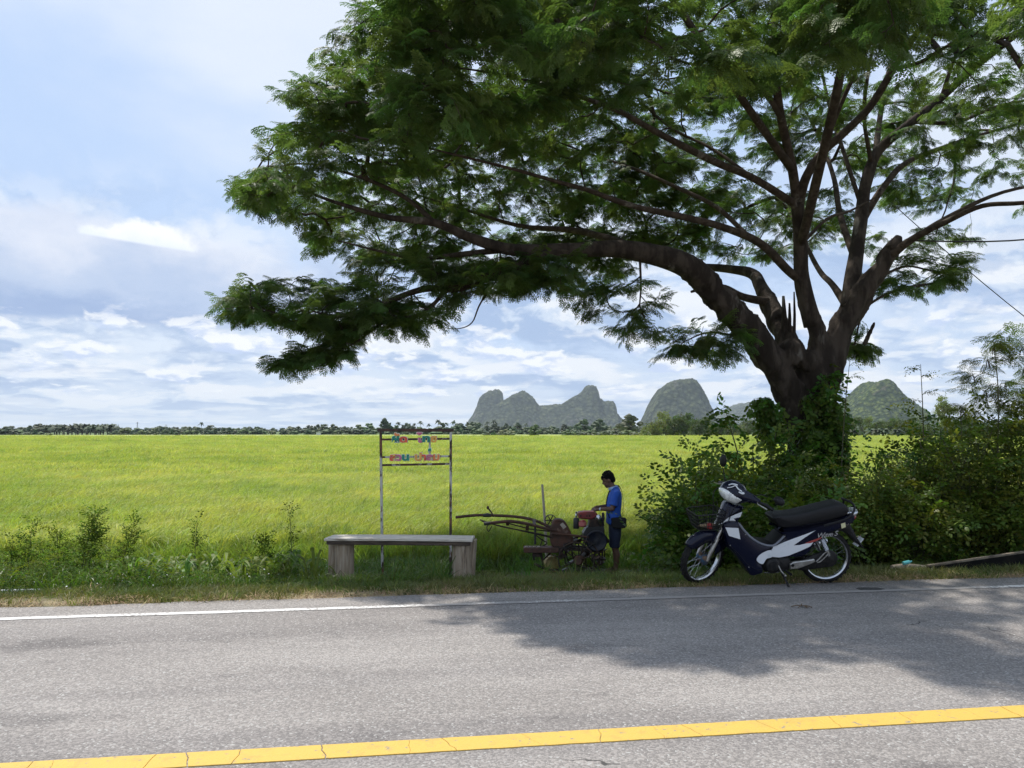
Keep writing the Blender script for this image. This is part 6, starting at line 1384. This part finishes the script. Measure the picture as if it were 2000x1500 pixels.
def where(px):
    for hi, w_ in ((84, 'left of the palms'), (226, 'around the oil palms'), (300, 'before the thin mast'), (388, 'before the lone palm'), (470, 'past the lone palm'), (560, 'between palm and hut'), (640, 'around the white hut'), (745, 'between hut and sign frame'), (885, 'behind the sign frame'), (960, 'under the tower hill'), (1060, 'under the hill saddle'), (1160, 'under the pointed hill'), (1240, 'before the bright clump'), (9999, 'at the bright clump')):
        if px < hi: return w_
for k in range(120):
    px = -260+k*12.6+r.uniform(-5, 5)
    if 78 < px < 225: continue
    put(r.choice(T_leaf), 'tree', px, r.uniform(405, 470), np.interp(px, *skyl)+2.5*noise.noise(Vector((px*.011, 2, 0)))+r.uniform(-2, 9), 6.0, 'leafy tree of the far tree line '+where(px), 'tree', LG+' '+where(px), r)
for k in range(95):
    px = -240+k*15.5+r.uniform(-6, 6)
    if 85 < px < 220: continue
    put(r.choice(T_low), 'bush', px, r.uniform(378, 396), 839+r.uniform(-2.5, 3), 2.6, 'low rounded bush at the far field edge '+where(px), 'bush', 'far edge bushes '+where(px), r)
for k in range(34):
    put(r.choice(T_oil), 'oil_palm', 84+k*4.1+r.uniform(-3, 3), r.uniform(382, 425), 822+r.uniform(-2.5, 5), 6.0, 'oil palm in the dark dense plantation beyond the field', 'palm', 'oil palms of the far plantation', r)
for px in (775, 797, 812, 822, 838, 856, 870, 883, 897, 905, 912, 924, 938, 955, 968, 990, 1010, 1030, 1145, 1160, 1178, 1320):
    put(r.choice(T_coc), 'coconut_palm', px+r.uniform(-3, 3), r.uniform(430, 470), 820+r.uniform(-3, 7) if px < 1100 else 824+r.uniform(-3, 4), 8.6, 'tall coconut palm rising over the tree line '+where(px), 'palm', 'coconut palms '+where(px), r)
put(T_coc[1], 'coconut_palm', 393, 372, 823, 8.6, 'lone tall palm standing in front of the far tree line', 'palm', None, r)
put(T_leaf[1], 'tree', 751, 420, 819, 6.0, 'dark round tree rising above the far tree line behind the sign', 'tree', None, r)
put(T_leaf[5], 'tree', 1139, 400, 819, 6.0, 'dark tree below the right shoulder of the hill range', 'tree', None, r)
put(T_leaf[1], 'tree', 1170, 410, 820, 6.0, 'second dark tree below the right shoulder of the hill range', 'tree', None, r)
put(T_leaf[1], 'tree', 1231, 300, 812, 6.0, 'dark tree standing just left of the bright tree clump', 'tree', None, r)
put(T_brt[2], 'tree', 1044, 300, 830, 6.0, 'small round tree alone at the far edge of the rice', 'tree', None, r)
put(T_low[1], 'bush', 95, 300, 846, 2.6, 'little round bush in the rice before the oil palms', 'bush', None, r)
put(T_low[0], 'bush', 349, 290, 848, 2.6, 'little dark shrub alone in the far rice', 'bush', None, r)
for px in (953, 964, 976, 988, 998): put(T_low[0], 'bush', px, 280+r.uniform(-4, 4), 844+r.uniform(-1, 2), 2.6, 'low bush of the short row in the rice below the hills', 'bush', 'short row of bushes in the rice', r)
for k in range(22): put(r.choice(T_low), 'bush', 1110+k*8+r.uniform(-3, 3), r.uniform(235, 262), 842+r.uniform(-3, 3), 2.6, 'low bush along the field edge beside the bright tree clump', 'bush', 'bushes by the bright tree clump', r)
# nearer trees right of centre: leafy crowns with a trunk
M_mid = M_('mid_leaf', (0.075, 0.115, 0.028), 0.6, rand=0.5, trans=(1.2, 1.3, .7), tmix=.3); M_mid2 = M_('mid_leaf_bright', (0.16, 0.20, 0.05), 0.6, rand=0.5, trans=(1.2, 1.3, .7), tmix=.3)
def cards(name, seed, mat):
    rs = random.Random(seed); vs, fs = [], []
    for i in range(26):
        c = Vector((rs.gauss(0, .3), rs.gauss(0, .3), rs.gauss(0, .22))); d = Vector((rs.uniform(-1, 1), rs.uniform(-1, 1), rs.uniform(-.6, .6))).normalized(); up = Vector((rs.uniform(-.6, .6), rs.uniform(-.6, .6), 1)).normalized(); b = len(vs)
        vs += [tuple(v) for v in leaf_pts(c, d, up, rs.uniform(.22, .4), .2)]; fs += [tuple(x+b for x in q_) for q_ in LEAF_F]
    return src_obj(name, raw_mesh(name, vs, fs, mat))
CA_ = [cards('leaf_cluster', 1000+k, M_mid) for k in range(3)]; CB_ = [cards('leaf_cluster_bright', 1010+k, M_mid2) for k in range(3)]
def mid_tree(label, px, Y, top_py, wpx, src, seed, base_dz=-0.95, trunk_f=0.2, n=260, group=None):
    r_ = np.random.RandomState(seed); p = P(px, 849, Y); root = empty('tree', (p.x, Y, base_dz), 0, label, 'tree', group); H = CAM_H+(841-top_py)/F_PX*Y-base_dz; Wd = wpx/F_PX*Y
    mb = MB(); mb.tube([(0, 0, -.2), (0.1, 0, H*.4), (0, 0, H*.85)], [.16, .12, .04], 6, cap=False); pts = []
    lobes = [(r_.uniform(-.32, .32)*Wd, r_.uniform(-.32, .32)*Wd, H*r_.uniform(trunk_f+.15, .82), Wd*r_.uniform(.16, .27)) for _ in range(9)]
    for L in lobes: mb.tube([(0, 0, H*.3), (L[0]*.6, L[1]*.6, L[2]*.75), L[:3]], [.08, .05, .02], 4, cap=False)
    for k in range(n):
        L = lobes[r_.randint(9)]; d = r_.normal(0, 1, 3); d /= np.linalg.norm(d); q_ = L[3]*r_.uniform(.5, 1.1); z_ = L[2]+d[2]*q_*.75; pts.append((L[0]+d[0]*q_, L[1]+d[1]*q_, min(H, max(0.1, z_))))
    mb.build('trunk', M_ftr, root); scatter('crown', pts, r_.uniform(0, 6.28, (n, 3)), r_.uniform(.8, 1.5, n)*Wd/7.5, src, parent=root, seed=seed); return root
mid_tree('light green rounded tree at the near end of the bright tree clump', 1272, 225, 808, 52, CB_, 1, trunk_f=-.1)
mid_tree('tall dark green tree in the middle of the bright tree clump', 1330, 228, 799, 58, CA_, 2, trunk_f=0)
mid_tree('yellow green tree between the light rounded and the dark tall tree', 1300, 232, 803, 50, CB_, 3, trunk_f=0)
mid_tree('bushy tree at the clump end towards the trunk, below the domed hill', 1365, 236, 818, 50, CA_, 4, trunk_f=-.1)
for k in range(24):
    px = 1395+k*17+r.uniform(-6, 6)
    mid_tree('mid green tree of the belt seen past the rain tree trunk', px, r.uniform(232, 262), np.interp(px, [1395, 1450, 1560, 1650, 1700, 1760, 1830], [823, 820, 818, 806, 812, 816, 812])+r.uniform(-3, 6), r.uniform(28, 48), CA_ if k % 3 else CB_, 20+k, trunk_f=-.1, n=150, group='trees of the belt behind the rain tree')
for k in range(12):
    px = 1815+k*26+r.uniform(-8, 8); mid_tree('mid green tree of the belt beyond the thicket', px, r.uniform(190, 220), 822+r.uniform(-10, 8), r.uniform(40, 60), CA_, 60+k, trunk_f=-.1, n=160, group='trees of the belt beyond the thicket')
mid_tree('pale airy tree standing taller than its neighbours beyond the thicket', 1845, 180, 769, 46, CB_, 90, trunk_f=.2, n=170)
for px in (1702, 1715, 1726, 1752, 1668): put(r.choice(T_oil), 'oil_palm', px, r.uniform(215, 228), 828+r.uniform(-3, 4), 6.0, 'palm in the belt below the cone shaped hill', 'palm', 'palms below the cone shaped hill', r)
# woods that close the horizon
rr_ = np.random.RandomState(5); n = 900; X = rr_.uniform(-900, 900, n); Y = rr_.uniform(560, 760, n)
far_src = [src_obj('wood_tree', m) for m in T_leaf[:4]]
tag(scatter('far_wood', np.stack([X, Y, np.full(n, -1.0)], 1), np.stack([X*0, X*0, rr_.uniform(0, 6.28, n)], 1), np.stack([rr_.uniform(1.1, 2.0, n)]*2+[rr_.uniform(0.65, 1.0, n)], 1), far_src, seed=2), 'distant wood closing the horizon', 'wood')
# hut and masts far off
M_hut = M_('hut_white', (0.6, 0.6, 0.58), 0.8); M_roof = M_('hut_roof', (0.30, 0.30, 0.30), 0.6)
p = P(622, 848, 350); root = empty('hut', (p.x, 350, -0.95), 0.2, 'tiny white hut at the far edge of the field', 'hut')
mb = MB(); mb.box((0, 0, 0.8), (2.0, 2.0, 1.7)); mb.build('wall', M_hut, root); mb = MB(); mb.slab([(-1.25, 1.65), (0, 2.25), (1.25, 1.65), (1.25, 1.72), (0, 2.33), (-1.25, 1.72)], lambda u, v, w: (u, w, v), [(-1.2, 0), (1.2, 0)]); mb.build('roof', M_roof, root, smooth=False)
M_mast = M_('mast_steel', (0.35, 0.36, 0.38), 0.5)
for px, tp, Y in ((268, 824, 900), (231, 829, 1100), (324, 829, 1100)):
    p = P(px, 845, Y); root = empty('mast', (p.x, Y, -1), 0, 'thin steel lattice mast on the horizon behind the tree line', 'mast', 'masts on the horizon'); H = CAM_H+(841-tp)/F_PX*Y+1; mb = MB()
    for a, b in ((-1, -1), (1, -1), (1, 1), (-1, 1)): mb.bar((a*.8, b*.8, 0), (a*.15, b*.15, H), .16, .16)
    for k in range(10): w_ = .8-.65*k/10; z_ = H*k/10; w2 = .8-.65*(k+1)/10; z2 = H*(k+1)/10; mb.bar((-w_, -w_, z_), (w2, -w2, z2), .09, .09); mb.bar((w_, -w_, z_), (-w2, -w2, z2), .09, .09)
    mb.build('lattice', M_mast, root); mb = MB(); mb.bar((-2.2, 0, H*.86), (2.2, 0, H*.86), .15, .15); mb.bar((-1.6, 0, H*.95), (1.6, 0, H*.95), .15, .15); mb.build('cross_arm', M_mast, root)

# limestone hills
def hill_mat(name, c1, c2, rock, sc):
    m = bpy.data.materials.new(name); m.use_nodes = True; t = m.node_tree; q = NG(t); bs = t.nodes['Principled BSDF']; bs.inputs['Roughness'].default_value = 0.95; bs.inputs['Specular IOR Level'].default_value = 0.1
    pos = t.nodes.new('ShaderNodeNewGeometry').outputs['Position']; pos = q.vmath('SCALE', pos, scale=1/sc)
    a = q.mix(q.ss(q.voronoi(pos, 3.0), 0.1, 0.75), c2, c1)
    a = q.mix(q.ss(q.noise(pos, 1.1, 5, .6), .45, .62), a, q.mix(1.0, a, (1.7, 1.55, 1.3), 'MULTIPLY'))
    a = q.mix(q.ss(q.noise(q.vmath('MULTIPLY', pos, (1, 1, .45)), 1.0, 6, .65), .60, .70), a, rock)
    q.put(bs.inputs['Base Color'], a)
    b = t.nodes.new('ShaderNodeBump'); b.inputs['Strength'].default_value = 1.0; b.inputs['Distance'].default_value = 6.0
    q.put(b.inputs['Height'], q.math('SUBTRACT', q.noise(pos, 4.5, 4, .65), q.voronoi(pos, 3.0))); q.put(bs.inputs['Normal'], b.outputs[0]); return m
def hill(name, prof, D, depth, mat, seed, nx=200, ny=54, amp=0.05):
    prof = sorted(prof); x0, x1 = prof[0][0], prof[-1][0]; sc = D/F_PX; vs = []
    for i in range(nx):
        px = x0+(x1-x0)*i/(nx-1); hpx = 841-np.interp(px, [p_[0] for p_ in prof], [p_[1] for p_ in prof]); h = max(0, hpx*sc); X = (px-1000)*sc
        for j in range(ny):
            v = -1+2*j/(ny-1); Wd = depth*(0.35+0.65*min(1, h/(40*sc)))
            f = (1-abs(v)**2.4)*(1-0.12*math.cos(v*9)) if abs(v) > 0.15 else 1-abs(v)**2.4
            q_ = Vector((X, v*Wd, 0)); n_ = noise.ridged_multi_fractal(Vector((X/(45*sc), v*Wd/(45*sc), seed)), 1.0, 2.0, 4, 1.0, 2.0)-1.1
            n2 = noise.noise(Vector((X/(3.2*sc), v*Wd/(3.2*sc), seed+9)))+.6*noise.noise(Vector((X/(1.6*sc), v*Wd/(1.6*sc), seed)))
            z_ = h*f*(1+amp*n_*(0.5+abs(v)))+n2*1.6*sc*min(1, h*f/(6*sc)); vs.append((X+n2*0.8*sc, D+v*Wd, z_-2))
    ii = np.arange(nx-1)[:, None]*ny+np.arange(ny-1)[None]; ff = np.stack([ii, ii+ny, ii+ny+1, ii+1], -1).reshape(-1, 4)
    return tag(link(name, raw_mesh(name, vs, ff, mat, smooth=True)), kind='structure')
Z5 = lambda L: [(860+a/3.125, 700+b/3.125) for a, b in L]
Hm1 = hill_mat('hill_forest_grey', (0.026, 0.038, 0.024), (0.068, 0.083, 0.048), (0.13, 0.122, 0.115), 42)
Hm2 = hill_mat('hill_forest_green', (0.020, 0.040, 0.012), (0.085, 0.115, 0.030), (0.15, 0.14, 0.09), 26)
hill('hill', Z5([(150, 442), (175, 375), (200, 345), (225, 300), (240, 250), (262, 225), (298, 203), (318, 203), (340, 196), (362, 200), (379, 220), (385, 262), (395, 320), (420, 400), (440, 442)]), 3150, 150, Hm1, 1)
hill('hill', Z5([(230, 442), (290, 340), (340, 290), (383, 264), (440, 235), (500, 203), (520, 210), (560, 245), (598, 290), (640, 290), (690, 287), (735, 288), (780, 258), (830, 232), (870, 205), (890, 180), (915, 168), (940, 173), (957, 205), (962, 240), (990, 265), (1040, 268), (1058, 290), (1063, 330), (1090, 360), (1112, 382), (1160, 442)]), 2900, 170, Hm1, 4, 300)
hill('hill', Z5([(1200, 442), (1235, 372), (1260, 330), (1280, 290), (1305, 245), (1340, 195), (1400, 155), (1450, 137), (1520, 135), (1550, 155), (1590, 215), (1620, 280), (1650, 350), (1690, 442)]), 2300, 140, Hm1, 7)
hill('hill', Z5([(1600, 442), (1665, 362), (1740, 320), (1810, 285), (1860, 275), (1950, 290), (2050, 285), (2120, 310), (2250, 380), (2350, 442)]), 4300, 260, Hm1, 11)
hill('hill', [(1600, 841), (1640, 804), (1665, 780), (1690, 757), (1703, 747), (1715, 744), (1728, 749), (1742, 768), (1760, 784), (1785, 800), (1803, 815), (1850, 841)], 1650, 130, Hm2, 14)
hill('hill', [(1850, 841), (1900, 828), (1960, 822), (2060, 818), (2200, 826), (2330, 841)], 4600, 200, Hm1, 17)
# ------------------------------------------------------------------ the moist air of the plain
hz = bpy.data.materials.new('moist_air'); hz.use_nodes = True; t = hz.node_tree; t.nodes.clear()
pv = t.nodes.new('ShaderNodeVolumePrincipled'); pv.inputs['Color'].default_value = (0.80, 0.90, 1.0, 1); pv.inputs['Density'].default_value = 0.000085; pv.inputs['Anisotropy'].default_value = 0.2
ou = t.nodes.new('ShaderNodeOutputMaterial'); t.links.new(pv.outputs[0], ou.inputs['Volume'])
mb = MB(); mb.box((0, 2400, 106.5), (20400, 5600, 217)); o = mb.build('haze', hz, smooth=False); tag(o, 'thin moist haze over the plain', 'haze', kind='stuff')
